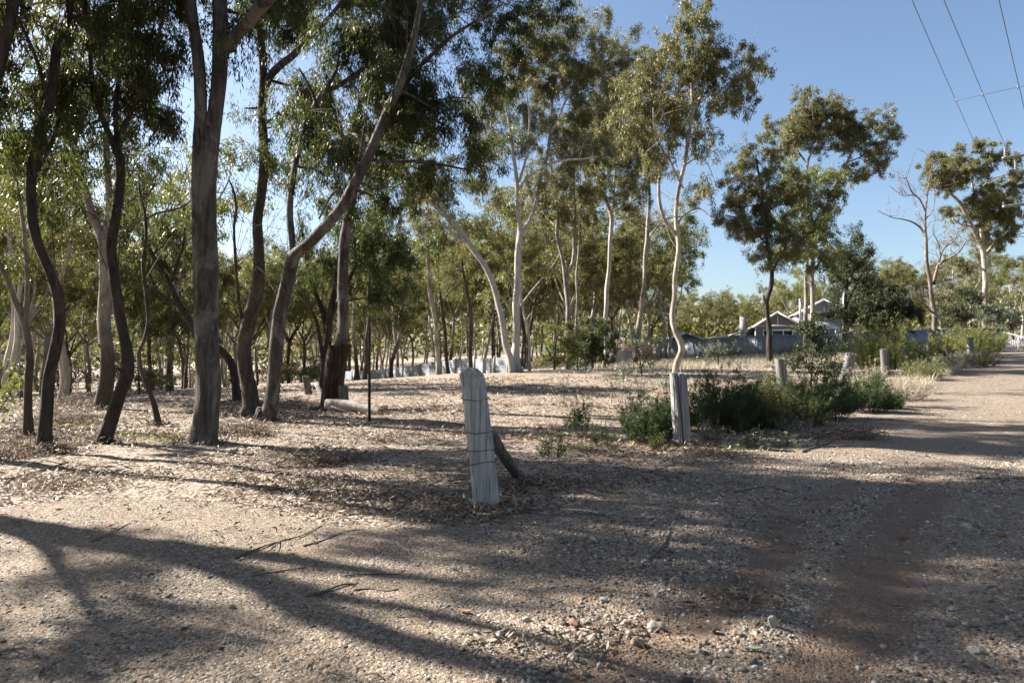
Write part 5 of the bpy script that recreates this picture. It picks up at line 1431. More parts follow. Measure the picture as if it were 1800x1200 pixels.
# ------------------------------------------------------------------ tin fence (silver, left of centre)
M['tin'] = plain_mat('galvanised_tin', (.225, .245, .275), .55, .0, .3, 2.2, (1, 1, 3), .5)
M['tin_post'] = plain_mat('tin_fence_post', (.26, .235, .20), .85, 0, .25, 5)
tf = thing('tin_fence', 'low silver corrugated tin fence stepping away to the left behind the clearing', 'fence', (P(890, 655, 36.5)[0], 36.5, g1(P(890, 655, 36.5)[0], 36.5)))
o0 = np.array(tf.location)
t_px = [(893, 35.5), (869, 36.6), (834, 38.6), (801, 40.8), (770, 43.2), (738, 46), (708, 49), (678, 52.5), (650, 56.5), (620, 61), (592, 66), (566, 71)]
tp = [np.array([(p - 900) / F * d, d]) for p, d in t_px]
for i, q_ in enumerate(tp):
    z = g1(*q_)
    b = MB(); b.tube(np.array([(q_[0], q_[1], z - .3), (q_[0], q_[1], z + .4), (q_[0] + .01, q_[1], z + .90)]) - o0, .065, 7, .06, i)
    b.build('post', M['tin_post'], tf)
    if i == 0: continue
    a, c = tp[i - 1], q_
    L = np.linalg.norm(c - a); u = (c - a) / L
    nrm = np.array([u[1], -u[0]]);
    if nrm[1] > 0: nrm = -nrm
    a = a - nrm * .02; c = c - nrm * .02
    nx, nz_ = 12, 46
    sx = np.linspace(-.05 / L, 1 + .05 / L, nx); sz = np.linspace(0, .84, nz_)
    SX, SZ = np.meshgrid(sx, sz)
    zb0, zb1 = g1(*tp[i - 1]) - .02, g1(*q_) - .02
    base_ = zb0 * (1 - SX) + zb1 * SX + rng.normal(0, .02)
    off = .012 * np.sin(SZ * 2 * np.pi / .09) + .01 * np.sin(SX * 5 + i) + .015 * (i % 2)
    V = np.stack([a[0] + (c[0] - a[0]) * SX + nrm[0] * off, a[1] + (c[1] - a[1]) * SX + nrm[1] * off, base_ + SZ + .004 * np.sin(SX * 9 + i * 2)], -1)
    b = MB(); b.grid(V - o0)
    me = b.build('sheet', M['tin'], tf, smooth=True)
    sm = me.modifiers.new('thickness', 'SOLIDIFY'); sm.thickness = .003

# ------------------------------------------------------------------ blue-grey steel fence (right)
M['blue_steel'] = plain_mat('blue_grey_steel', (.185, .212, .242), .5, .1, .10, 1.2, (1, 1, .4), .4)
bf_px = [(1152, 71), (1200, 66.5), (1262, 62), (1340, 58), (1400, 57.5), (1480, 55), (1560, 54.5), (1640, 55), (1736, 55.5), (1766, 55.6)]
bp_ = [np.array([(p - 900) / F * d, d]) for p, d in bf_px]
bfo = np.array([bp_[3][0], bp_[3][1], g1(*bp_[3])])
bf = thing('steel_fence', 'long tall blue-grey corrugated steel fence in front of the house', 'fence', tuple(bfo))
M['fence_cap'] = plain_mat('fence_rail_steel', (.30, .34, .37), .5, .1, .1, 3)
for i in range(1, len(bp_)):
    a, c = bp_[i - 1], bp_[i]
    L = np.linalg.norm(c - a); u = (c - a) / L
    nrm = np.array([u[1], -u[0]])
    n_ = int(L / .03) + 2
    t = np.linspace(0, 1, n_)
    off = .016 * np.sign(np.sin(t * L * 2 * np.pi / .18)) * np.abs(np.sin(t * L * 2 * np.pi / .18)) ** .4
    H = 1.74
    hb = .012 * np.sin(t * 7 + i)
    xy = a[None] + (c - a)[None] * t[:, None] + nrm[None] * off[:, None]
    zb = ground(a[0] + (c - a)[0] * t, a[1] + (c - a)[1] * t) - .1
    zt = np.interp(t, [0, 1], [g1(*a) + H, g1(*c) + H])
    V = np.stack([np.column_stack([xy, zb]), np.column_stack([xy, zt])])
    b = MB(); b.grid(V - bfo)
    o = b.build('sheet', M['blue_steel'], bf)
    o.modifiers.new('thickness', 'SOLIDIFY').thickness = .003
    b = MB(); b.tube(np.array([(*a, g1(*a) + H + .02), (*((a + c) / 2), (g1(*a) + g1(*c)) / 2 + H + .02), (*c, g1(*c) + H + .02)]) - bfo, .03, 6)
    b.build('rail', M['fence_cap'], bf)
    b = MB(); pz = g1(*c); b.box(np.array([c[0], c[1] + .07, pz + H / 2]) - bfo, (.075, .075, H + .06), math.atan2(u[1], u[0])); b.build('post', M['fence_cap'], bf)

# white picket fence beyond its right end
M['white_paint'] = plain_mat('white_paint', (.78, .77, .74), .55, 0, .06, 8)
M['grey_rail'] = plain_mat('grey_rail', (.42, .39, .35), .8, 0, .2, 8, (1, 1, 1))
pd = 50.5
pa, pc = np.array([(1768 - 900) / F * pd, pd]), np.array([(1835 - 900) / F * 49, 49.])
po = np.array([*pa, g1(*pa)])
pf = thing('picket_fence', 'white picket fence running from the right end of the blue fence', 'fence', tuple(po))
npk = 22
u = (pc - pa) / np.linalg.norm(pc - pa); rz = math.atan2(u[1], u[0])
for k in range(npk):
    q_ = pa + (pc - pa) * k / (npk - 1)
    z = g1(*q_)
    b = MB()
    b.prism([(-.035, .05), (.035, .05), (.035, .84), (0, .90), (-.035, .84)], -.011, .011)
    b.build('picket', M['white_paint'], pf, loc=tuple(np.array([*q_, z]) - po)).rotation_euler.z = rz
for hh in (.22, .68):
    b = MB(); e0 = np.array([pa[0], pa[1] + .03, g1(*pa) + hh]); e1 = np.array([pc[0], pc[1] + .03, g1(*pc) + hh])
    b.tube(np.array([e0, (e0 + e1) / 2, e1]) - po, .03, 4); b.build('rail', M['white_paint'], pf)
b = MB(); b.tube(np.array([P(1764, 584, 49.6), P(1785, 589, 48.5), P(1815, 597, 47)]), .045, 6)
for pp in ((1764, 584, 49.6), (1790, 590.5, 48.2), (1815, 597, 47)):
    e = P(*pp); b.tube(np.array([(e[0], e[1], g1(e[0], e[1]) - .1), (e[0], e[1], e[2] / 2 + g1(e[0], e[1]) / 2), e]), .04, 6)
tag(b.build('hand_rail', M['grey_rail']), 'sloping grey timber rail in front of the white picket fence', 'rail')

# ------------------------------------------------------------------ house behind the blue fence
HD = 80.0
M['board'] = plain_mat('dark_weatherboard', (.15, .152, .158), .7, 0, .08, 3)
M['trim'] = plain_mat('pale_trim', (.60, .585, .55), .6, 0, .05, 4)
M['roof_tin'] = plain_mat('pale_roof_tin', (.54, .54, .535), .45, .3, .07, 2, (1, 1, 1))
M['brick_grey'] = plain_mat('grey_chimney_brick', (.27, .255, .24), .9, 0, .22, 6, (1, 1, 3), .2, .4)
M['flue'] = plain_mat('flue_steel', (.42, .44, .46), .4, .5, .1, 4)
M['glass'], nt, gb = new_mat('window_glass')
gb.inputs['Base Color'].default_value = (.012, .014, .016, 1); gb.inputs['Roughness'].default_value = .06; gb.inputs['Specular IOR Level'].default_value = .9


def hx(px): return (px - 900) / F * HD
def hz(py, d=HD): return EYE + (HOR - py) / F * d


hx0 = hx(1362); hz0 = g1(hx0, HD)
house = thing('house', 'dark grey weatherboard house with white-trimmed gables behind the blue fence', 'house', (hx0, HD, hz0), rz=R(-16))


def hp(px, py, y=0.0):
    d = HD + y
    return ((px - 900) / F * d - hx0, EYE + (HOR - py) / F * d - hz0)


# front gable wing
gl, gr_, gt = hp(1329, 576)[0], hp(1404, 576)[0], hp(1364, 549)
ev = hp(1329, 572)[1]
cx = (gl + gr_) / 2
apex = gt[1]


def boards(b, x0, x1, z0, z1, y, step=.16):
    """lapped boards as a sheet of sloping strips"""
    n = max(1, int((z1 - z0) / step)); s = (z1 - z0) / n
    for k in range(n):
        za, zb = z0 + k * s, z0 + (k + 1) * s
        b.add([(x0, y - .022, za), (x1, y - .022, za), (x1, y, zb), (x0, y, zb)], [(0, 1, 2, 3)])
        b.add([(x0, y - .022, za), (x1, y - .022, za), (x1, y, za), (x0, y, za)], [(3, 2, 1, 0)])


b = MB()
b.prism([(gl, -.3), (gr_, -.3), (gr_, ev), (cx, apex), (gl, ev)], .03, 7.0)
boards(b, gl, gr_, .2, ev, 0.0)
# the boards of the pediment, row by row
rows = 9
for k in range(rows):
    za = ev + (apex - ev) * k / rows; zb = ev + (apex - ev) * (k + 1) / rows
    wa = (gr_ - gl) / 2 * (1 - k / rows); wb = (gr_ - gl) / 2 * (1 - (k + 1) / rows)
    b.add([(cx - wa, -.0, za), (cx + wa, -.0, za), (cx + wb, .02, zb), (cx - wb, .02, zb)], [(0, 1, 2, 3)])
b.build('wall', M['board'], house)


def gable_roof(name, xl, xr, xc, zl, zc, y0, y1, over=.35, th=.10):
    b = MB()
    for (xe, sgn) in ((xl, -1), (xr, 1)):
        ux, uz = xe - xc, zl - zc; L = math.hypot(ux, uz); ux, uz = ux / L, uz / L
        ex, ez = xe + ux * over, zl + uz * over
        n_ = 60
        b.add([(xc, y0, zc + th), (ex, y0, ez + th), (ex, y1, ez + th), (xc, y1, zc + th), (xc, y0, zc + th - .05), (ex, y0, ez + th - .05), (ex, y1, ez + th - .05), (xc, y1, zc + th - .05)],
              [(0, 1, 2, 3), (4, 7, 6, 5), (0, 4, 5, 1), (1, 5, 6, 2), (2, 6, 7, 3)])
        for k in range(int((y1 - y0) / .25)):      # standing ribs
            yy = y0 + .15 + k * .25
            b.add([(xc, yy, zc + th + .002), (ex, yy, ez + th + .002), (ex, yy + .05, ez + th + .002), (xc, yy + .05, zc + th + .002), (xc, yy + .025, zc + th + .035), (ex, yy + .025, ez + th + .035)], [(0, 1, 5, 4), (3, 4, 5, 2)])
    return b.build(name, M['roof_tin'], house)


def barge(xl, xr, xc, zl, zc, y, over=.35, wd=.20):
    for xe in (xl, xr):
        b = MB()
        ux, uz = xe - xc, zl - zc; L = math.hypot(ux, uz); ux, uz = ux / L, uz / L
        ex, ez = xe + ux * over, zl + uz * over
        b.prism([(xc, zc - wd * .6), (ex, ez - wd * .6), (ex, ez + .045), (xc, zc + .045)] if xe > xc else [(ex, ez - wd * .6), (xc, zc - wd * .6), (xc, zc + .045), (ex, ez + .045)], y, y + .05)
        b.build('barge_board', M['trim'], house)


gable_roof('roof', gl, gr_, cx, ev, apex, -.5, 7.2)
barge(gl, gr_, cx, ev, apex, -.56)
b = MB(); b.box((cx, -.035, ev - .02), (gr_ - gl, .06, .13)); b.box((cx, -.03, (ev + apex) / 2 - .1), (.12, .05, apex - ev - .35)); b.build('gable_trim', M['trim'], house)
b = MB()
for xx in (gl + .06, gr_ - .06): b.box((xx, -.045, ev / 2), (.13, .05, ev - .16))
b.build('corner_board', M['trim'], house)
# wide window of the gable wall
wx0, wx1 = hp(1343, 590)[0], hp(1391, 590)[0]; wz1 = hp(1343, 580)[1]; wz0 = wz1 - 1.5
wf = MB()
wf.box(((wx0 + wx1) / 2, -.07, wz1), (wx1 - wx0 + .2, .09, .17)); wf.box(((wx0 + wx1) / 2, -.08, wz0), (wx1 - wx0 + .2, .10, .10))
for xx in (wx0, wx0 + (wx1 - wx0) * .3, wx0 + (wx1 - wx0) * .68, wx1): wf.box((xx, -.065, (wz0 + wz1) / 2), (.11, .08, wz1 - wz0 - .18))
wfr = wf.build('window', M['trim'], house)
b = MB(); b.box(((wx0 + wx1) / 2, -.034, (wz0 + wz1) / 2), (wx1 - wx0, .012, wz1 - wz0)); b.build('pane', M['glass'], wfr)

# taller gable behind
y2 = 6.0
bl2, br2, bt2 = hp(1371, 552, y2)[0], hp(1462, 556, y2)[0], hp(1409, 529, y2)
ev2 = hp(1371, 553, y2)[1]; cx2 = (bl2 + br2) / 2
b = MB(); b.prism([(bl2, -.3), (br2, -.3), (br2, ev2), (cx2, bt2[1]), (bl2, ev2)], y2, y2 + 8)
rows = 12
for k in range(rows):
    za = ev2 + (bt2[1] - ev2) * k / rows; zb = ev2 + (bt2[1] - ev2) * (k + 1) / rows
    wa = (br2 - bl2) / 2 * (1 - k / rows); wb = (br2 - bl2) / 2 * (1 - (k + 1) / rows)
    b.add([(cx2 - wa, y2 - .03, za), (cx2 + wa, y2 - .03, za), (cx2 + wb, y2 - .01, zb), (cx2 - wb, y2 - .01, zb)], [(0, 1, 2, 3)])
b.build('wall', M['board'], house)
gable_roof('roof', bl2, br2, cx2, ev2, bt2[1], y2 - .5, y2 + 8.3)
barge(bl2, br2, cx2, ev2, bt2[1], y2 - .56)
b = MB(); 
for fx in (-.42, 0.0, .42): b.box((cx2 + fx * (br2 - bl2) / 2, y2 - .06, ev2 + .25), (.12, .05, 1.3 if fx == 0 else .8))
b.build('gable_trim', M['trim'], house)
wf = MB(); wcx, wcz = cx2 - .45, ev2 - .35
for dz in (.55, -.55): wf.box((wcx, y2 - .075, wcz + dz), (1.1, .08, .12))
for dx in (-.5, .5): wf.box((wcx + dx, y2 - .07, wcz), (.11, .07, .98))
wfr = wf.build('window', M['trim'], house); b = MB(); b.box((wcx, y2 - .045, wcz), (.9, .012, .98)); b.build('pane', M['glass'], wfr)
# low skillion wing running left, its roof rising to the gable
sl, sr = hp(1283, 590)[0], gl - .02
z_l, z_r = hp(1283, 593)[1], hp(1328, 577)[1]
b = MB(); b.prism([(sl, -.3), (sr, -.3), (sr, z_r), (sl, z_l)], .9, 6.5)
boards(b, sl, sr, .2, min(z_l, z_r) - .05, .88)
b.build('wing_wall', M['board'], house)
b = MB()
for k, (x0, x1, z0, z1) in enumerate(((hp(1236, 597)[0], hp(1283, 591)[0], hp(1240, 596)[1], hp(1283, 590.5)[1]), (hp(1283, 590)[0], sr - .02, hp(1283, 590.5)[1], hp(1328, 576)[1]))):
    b.prism([(x0, z0), (x1, z1), (x1, z1 + .13), (x0, z0 + .13)], .4, 6.8)
b.build('wing_roof', M['roof_tin'], house)
# verandah roof to the right of the gable
b = MB(); x0, x1 = gr_ + .05, hp(1465, 590)[0]
b.add([(x0, -.4, hp(1400, 577)[1]), (x1, -.4, hp(1400, 577)[1]), (x1, 5.9, hp(1400, 562)[1]), (x0, 5.9, hp(1400, 562)[1])], [(0, 1, 2, 3)])
b.build('verandah_roof', M['roof_tin'], house).modifiers.new('thickness', 'SOLIDIFY').thickness = .1
b = MB()
for k in range(4): b.box((x0 + .4 + k * (x1 - x0 - .8) / 3, -.3, hp(1400, 578)[1] / 2 - .05), (.12, .12, hp(1400, 578)[1]))
b.build('verandah_post', M['trim'], house)
b = MB(); b.prism([(x0, -.3), (x1, -.3), (x1, hp(1400, 570)[1]), (x0, hp(1400, 570)[1])], 3.5, 5.9); b.build('verandah_wall', M['board'], house)
# chimneys and flue
def stack(name, px, w, ptop, pbot, y, mat, cap=True, dd=None):
    x, zt = hp(px, ptop, y); zb = hp(px, pbot, y)[1]
    wm = w / F * (HD + y)
    b = MB(); b.box((x, y, (zt + zb) / 2), (wm, dd or wm * .8, zt - zb))
    if cap:
        b.box((x, y, zt + .05), (wm * 1.08, (dd or wm * .8) * 1.08, .12)); b.box((x, y, zt - .32), (wm * 1.05, (dd or wm * .8) * 1.05, .10))
    return b.build(name, mat, house)


tag(stack('chimney', 1308, 10.5, 557, 605, .2, M['brick_grey']), 'broad grey brick chimney')
tag(stack('chimney', 1440, 10, 519, 560, 9, plain_mat('pale_chimney_render', (.62, .60, .57), .8, 0, .08, 4)), 'pale rendered chimney')
b = MB(); fx, fz = hp(1397, 528, 1.5); fzb = hp(1397, 572, 1.5)[1]
b.tube(np.array([(fx, 1.5, fzb), (fx, 1.5, (fz + fzb) / 2), (fx, 1.5, fz)]), .14, 12); b.tube(np.array([(fx, 1.5, fz - .06), (fx, 1.5, fz + .04), (fx, 1.5, fz + .12)]), [.20, .20, .05], 12)
b.build('flue', M['flue'], house, smooth=True)
b = MB(); ax_, az_ = hp(1325, 560, 4); b.tube(np.array([(ax_, 4, hp(1325, 590, 4)[1]), (ax_, 4, az_ - .5), (ax_, 4, az_)]), .05, 6); b.build('vent_pipe', M['trim'], house)

# low shed left of the house
sx, sd_ = (1218 - 900) / F * 78, 78.0
sz0 = g1(sx, sd_)
shed = thing('shed', 'low shed with a pale gabled roof left of the house', 'shed', (sx, sd_, sz0))
def sp(px, py): return ((px - 900) / F * sd_ - sx, EYE + (HOR - py) / F * sd_ - sz0)
a_, b_, c_ = sp(1178, 597), sp(1206, 586), sp(1240, 597)
b = MB(); b.prism([(a_[0] + .3, -.3), (c_[0] - .2, -.3), (c_[0] - .2, c_[1] - .05), (b_[0], b_[1] - .08), (a_[0] + .3, a_[1] - .05)], .4, 5); b.build('wall', M['board'], shed)
b = MB()
for (e0, e1) in ((a_, b_), (b_, c_)):
    b.add([(e0[0], 0, e0[1]), (e1[0], 0, e1[1]), (e1[0], 5.4, e1[1]), (e0[0], 5.4, e0[1]), (e0[0], 0, e0[1] + .1), (e1[0], 0, e1[1] + .1), (e1[0], 5.4, e1[1] + .1), (e0[0], 5.4, e0[1] + .1)], [(0, 1, 5, 4), (4, 5, 6, 7), (3, 2, 1, 0), (2, 3, 7, 6), (0, 4, 7, 3), (1, 2, 6, 5)])
b.build('roof', M['roof_tin'], shed)

# old metal tank beside the round bushes
tx, td = (1088 - 900) / F * 47, 47.0
tz = g1(tx, td)
tank = thing('metal_tank', 'low grey weathered metal tank with a warped lid beside the dark round bush', 'tank', (tx, td, tz))
M['old_tank'] = plain_mat('old_tank_metal', (.24, .235, .225), .7, .15, .35, 2.5, (1, 1, .6))
b = MB(); a = np.linspace(0, 2 * np.pi, 64, endpoint=True)
zz = np.linspace(-.1, .98, 40)
rr = .86 + .012 * np.sin(zz * 2 * np.pi / .09)
V = np.stack([np.cos(a)[None] * rr[:, None], np.sin(a)[None] * rr[:, None] * .8, np.repeat(zz[:, None], 64, 1)], -1); b.grid(V); b.build('body', M['old_tank'], tank, smooth=True)
b = MB(); rx_ = np.array([0.02, .5, .97]); V = np.stack([np.cos(a)[None] * rx_[:, None], np.sin(a)[None] * rx_[:, None] * .82, 1.05 + .05 * np.sin(a * 2 + 1)[None] * rx_[:, None] ** 2 + .05 * (1 - rx_[:, None])], -1); b.grid(V)
lid = b.build('lid', M['old_tank'], tank); lid.modifiers.new('thickness', 'SOLIDIFY').thickness = .03

# ------------------------------------------------------------------ power pole and lines at the right edge
M['pole'] = wood_mat('pole_wood', (.13, .11, .09), (.25, .22, .19), grain=(20, 20, .8))
M['arm'] = plain_mat('crossarm_steel', (.20, .20, .18), .6, .2, .1, 5)
M['porcelain'] = plain_mat('insulator', (.20, .195, .205), .25, 0, .08, 5)
M['wire'] = plain_mat('power_line', (.11, .13, .16), .5, .4, .1, 5)
PD = 30.0
pxx = P(1838, 600, PD)[0]; pz = g1(pxx, PD)
pole = thing('power_pole', 'timber power pole with two crossarms reaching in at the right edge', 'power pole', (pxx, PD, pz))
b = MB(); ph = P(1838, 235, PD)[2] - pz
b.tube(np.array([(0, 0, -.5), (0, 0, ph * .4), (0, 0, ph * .8), (0, 0, ph)]), [.17, .15, .125, .11], 14, .03, 2); b.build('shaft', M['pole'], pole, smooth=True)
def lp(px, py, d): return P(px, py, d) - np.array([pxx, PD, pz])
def arm(p0, p1, w):
    b = MB(); p0, p1 = np.array(p0), np.array(p1); u = p1 - p0; L = np.linalg.norm(u); u /= L
    v = np.cross(u, (0, 0, 1)); v /= np.linalg.norm(v); ww = np.cross(v, u)
    b.box((p0 + p1) / 2, (L, w, w), R3=np.stack([u, v, ww], 1)); return b.build('crossarm', M['arm'], pole)
arm(lp(1763, 278, 29.2), lp(1880, 262, 30.6), .10)
arm(lp(1764, 363, 29.3), lp(1880, 351, 30.6), .12)
def insul(px, pb, pt, d, w):
    b = MB(); e0, e1 = lp(px, pb, d), lp(px, pt, d)
    n_ = 22; t = np.linspace(0, 1, n_)
    r = w * (.75 + .25 * np.sin(t * np.pi * 10)); r[0] *= .5; r[-1] *= .5
    b.tube(e0[None] * (1 - t[:, None]) + e1[None] * t[:, None], r, 12); return b.build('insulator', M['porcelain'], pole, smooth=True)
insul(1767, 276, 259, 29.3, .075)
insul(1785, 298, 280, 29.4, .06)
insul(1862, 262, 246, 30.4, .075)
insul(1764, 360, 355, 29.3, .05)
b = MB(); ll_ = smooth_line(np.array([(*lp(1785, 300, 29.4), .012), (*lp(1795, 303, 29.5), .012), (*lp(1815, 302, 29.8), .012), (*lp(1838, 310, 30), .012)]), .1); b.tube(ll_[:, :3], .012, 6); b.build('jumper_cable', M['wire'], pole)
b = MB(); ll_ = smooth_line(np.array([(*lp(1806, 360, 29.7), .014), (*lp(1799, 372, 29.6), .014), (*lp(1798, 385, 29.6), .014), (*lp(1804, 398, 29.7), .014), (*lp(1838, 396, 30), .014)]), .1); b.tube(ll_[:, :3], .018, 6); b.build('jumper_cable', M['wire'], pole)
b = MB(); ll_ = smooth_line(np.array([(*lp(1812, 408, 29.8), .014), (*lp(1798, 410, 29.6), .014), (*lp(1791, 413, 29.5), .014), (*lp(1800, 416, 29.6), .014), (*lp(1838, 410, 30), .014)]), .1); b.tube(ll_[:, :3], .018, 6); b.build('jumper_cable', M['wire'], pole)


def line(label, far, near, sag, r=.010):
    f_, n_ = np.array(far), np.array(near)
    u = n_ - f_
    t = np.linspace(0, 2.6, 40)
    pts = f_[None] + u[None] * t[:, None]
    L = np.linalg.norm(u)
    pts[:, 2] -= sag * t * (2.6 - t) - sag * 1.0 * 1.6 * t      # hangs between its supports, passing the two sighted points
    b = MB(); b.tube(pts, r, 6)
    return tag(b.build('power_line', M['wire']), label, 'power line')


line('leftmost overhead line running down behind the flat-crowned far gum', P(1718, 262, 33), P(1603, 0, 17.5), .10)
line('middle overhead line ending at the upright insulator on the pole', P(1768, 259, 29.3), P(1659, 0, 17.2), .10)
line('steep overhead line nearest the right edge of the sky', P(1845, 380, 30), P(1756, 0, 16.0), .10)
b = MB(); b.tube(np.array([P(1676, 178.5, 21.5), P(1740, 164, 21.6), P(1820, 147, 21.8)]), .0075, 6)
for pp in ((1681, 177), (1727, 167), (1789, 153.5)): b.tube(np.array([P(pp[0], pp[1] - 3, 21.55), P(pp[0], pp[1], 21.55), P(pp[0], pp[1] + 3, 21.55)]), .016, 6)
tag(b.build('line_spreader', M['arm']), 'thin pale spreader rod clipped across the overhead lines', 'spreader')

# ------------------------------------------------------------------ shrubs and saplings
def broom(label, px, py, w, h, d=None, mat='leaf_broom', seed=1, n=90, leaf=(.05, .009), nl=60, lean=.5, name='shrub', cat='shrub', group=None, stem_r=.004, up=1.0):
    """many fine upright stems clothed in small leaves"""
    rg = np.random.default_rng(seed)
    if d is None: d = hit(px, py)[1]
    x = (px - 900) / F * d; z = g1(x, d)
    rw = w / 2 / F * d; hh = h / F * d
    root = thing(name, label, cat, (x, d, z), group)
    a = rg.uniform(0, 6.28, n); rr = np.sqrt(rg.random(n))
    A = np.stack([np.cos(a) * rr * rw * .45, np.sin(a) * rr * rw * .45, np.full(n, -.05)], -1)
    A[:, 2] += ground(A[:, 0] + x, A[:, 1] + d) - z
    hv = hh * rg.uniform(.35, 1.05, n) * (1 - .35 * rr ** 2) * (1 + .22 * np.sin(a * 3 + seed) * rr) * np.where(rg.random(n) < .12, 1.28, 1)
    B = np.stack([np.cos(a) * rr * rw, np.sin(a) * rr * rw, hv], -1) + rg.normal(0, .06, (n, 3)) * rw
    tb = MB(); tb.twigs(A, B, stem_r, stem_r * .4, rg, .05)
    # side shoots
    m = n * 5
    i = rg.integers(0, n, m); t = rg.uniform(.25, .95, (m, 1))
    S = A[i] * (1 - t) + B[i] * t
    E = S + (np.stack([rg.normal(0, .5, m), rg.normal(0, .5, m), rg.uniform(.3, 1, m) * up], -1)) * (.22 * hh) * (1.1 - t)
    tb.twigs(S, E, stem_r * .55, stem_r * .25, rg, .05)
    tb.build('stems', M['twig'], root)
    k = m * nl // 5
    i = rg.integers(0, m, k); t = rg.random((k, 1))
    pos = S[i] * (1 - t) + E[i] * t + rg.normal(0, .012, (k, 3))
    dr = (E - S)[i]; dr /= np.linalg.norm(dr, axis=1, keepdims=True) + 1e-9
    dr = dr + rg.normal(0, lean, (k, 3))
    k2 = n * nl // 2
    i = rg.integers(0, n, k2); t = rg.uniform(.3, 1, (k2, 1))
    pos2 = A[i] * (1 - t) + B[i] * t + rg.normal(0, .015, (k2, 3)); dr2 = rg.normal(0, lean + .2, (k2, 3)) + np.array([0, 0, .8 * up])
    pos = np.concatenate([pos, pos2]); dr = np.concatenate([dr, dr2])
    lb = MB(); q_ = len(pos)
    lb.leaves(pos, dr, leaf[0] * rg.uniform(.6, 1.3, q_), leaf[1] * rg.uniform(.6, 1.3, q_), rg)
    lb.build('foliage', M[mat], root)
    return root


g = 'dark low shrubs along the line of posts'
broom('dark green feathery shrub left of the cracked post', 1140, 778, 132, 108, seed=1, n=114, d=11.6, nl=85, leaf=(.055, .010), group=g)
broom('dark green shrub filling the space right behind the cracked post', 1262, 757, 156, 118, seed=2, n=229, d=13.0, nl=85, leaf=(.055, .010), group=g)
broom('olive-tinged shrub between the cracked post and the flat-topped post', 1330, 748, 144, 95, mat='leaf_olive', seed=3, n=229, d=13.6, nl=85, leaf=(.055, .010), group=g)
broom('brighter green low shrub below the flat-topped post', 1400, 748, 132, 75, seed=4, n=162, d=14.0, mat='leaf_green', nl=85, leaf=(.055, .010), group=g)
broom('dark shrub at the foot of the leafy sapling', 1450, 735, 132, 96, seed=5, n=202, d=15.0, nl=85, leaf=(.055, .010), group=g)
broom('dark shrub in front of the short jagged post', 1520, 723, 108, 77, seed=6, n=175, d=16.4, nl=85, leaf=(.055, .010), group=g)
broom('small dark spreading plant at the right tip of the shrub row', 1566, 716, 60, 34, seed=7, n=60, d=17.2, nl=85, leaf=(.055, .010), group=g, up=.5)
broom('green shrub between the flat-topped post and the sapling, set back', 1370, 722, 144, 70, seed=8, n=175, d=17.5, nl=85, leaf=(.055, .010), group=g)
broom('loose dark shrub left of and behind the cracked post', 1178, 752, 84, 82, seed=61, n=81, d=13.4, nl=85, leaf=(.055, .010), group=g)
g = 'dry weeds among the dark shrubs'
broom('dry straw weeds at the front foot of the shrub row right of the cracked post', 1246, 776, 60, 40, d=11.9, mat='straw', seed=71, n=40, leaf=(.06, .006), nl=14, lean=.3, group=g)
broom('dry weeds in front of the brighter green low shrub', 1392, 768, 70, 34, d=12.9, mat='straw', seed=72, n=46, leaf=(.06, .006), nl=14, lean=.3, group=g)
broom('bare brown twiggy weed rising above the middle of the shrub row', 1345, 735, 60, 84, d=14.2, mat='leaf_brown', seed=73, n=34, leaf=(.03, .005), nl=10, lean=.5, group=g)
broom('bare twiggy weed sticking out of the shrub left of the cracked post', 1120, 772, 70, 92, d=11.9, mat='leaf_brown', seed=74, n=26, leaf=(.03, .005), nl=10, lean=.5, group=g)
g = 'yellow-green bushes by the road'
broom('large lime green bush behind the pale split post', 1536, 656, 101, 84, d=29.5, mat='leaf_lime', seed=11, n=200, leaf=(.08, .018), nl=70, group=g)
broom('tall lime green bush just left of the dark steel picket', 1577, 640, 59, 89, d=33, mat='leaf_lime', seed=12, n=130, leaf=(.08, .018), nl=70, group=g)
broom('lower lime bush between the dark picket and the grey post', 1608, 630, 75, 51, d=36, mat='leaf_yellow', seed=13, n=130, leaf=(.09, .02), nl=60, group=g)
broom('wide yellow bush spreading in front of the blue fence end', 1690, 612, 114, 62, d=46, mat='leaf_lime', seed=14, n=170, leaf=(.11, .025), nl=60, group=g)
broom('yellow bush leaning over the blue-grey post', 1738, 606, 69, 53, d=46.5, mat='leaf_lime', seed=15, n=90, leaf=(.11, .025), nl=60, group=g)
broom('low olive weed clump right of the pale split post', 1622, 668, 92, 40, d=26, mat='leaf_yellow', seed=16, n=110, leaf=(.06, .014), nl=50, group=g)
broom('grey-green weeds at the road edge below the rusty picket', 1675, 650, 80, 38, d=31, mat='leaf_grey', seed=17, n=90, leaf=(.07, .014), nl=40, group=g)
broom('last clump of olive weeds before the road widens', 1728, 642, 69, 40, d=33, mat='leaf_olive', seed=18, n=90, leaf=(.07, .014), nl=40, group=g)
broom('dry brown grassy weeds right of the dark shrubs', 1590, 694, 103, 49, d=20, mat='straw', seed=19, n=100, leaf=(.07, .010), nl=30, lean=.35, group=g)
broom('dry straw-coloured weeds in front of the lime bush', 1530, 676, 92, 44, d=23.5, mat='straw', seed=20, n=90, leaf=(.08, .012), nl=30, lean=.35, group=g)
broom('olive clump behind the grey post in the weeds', 1650, 622, 57, 40, d=42, mat='leaf_olive', seed=21, n=90, leaf=(.10, .025), nl=50, group=g)

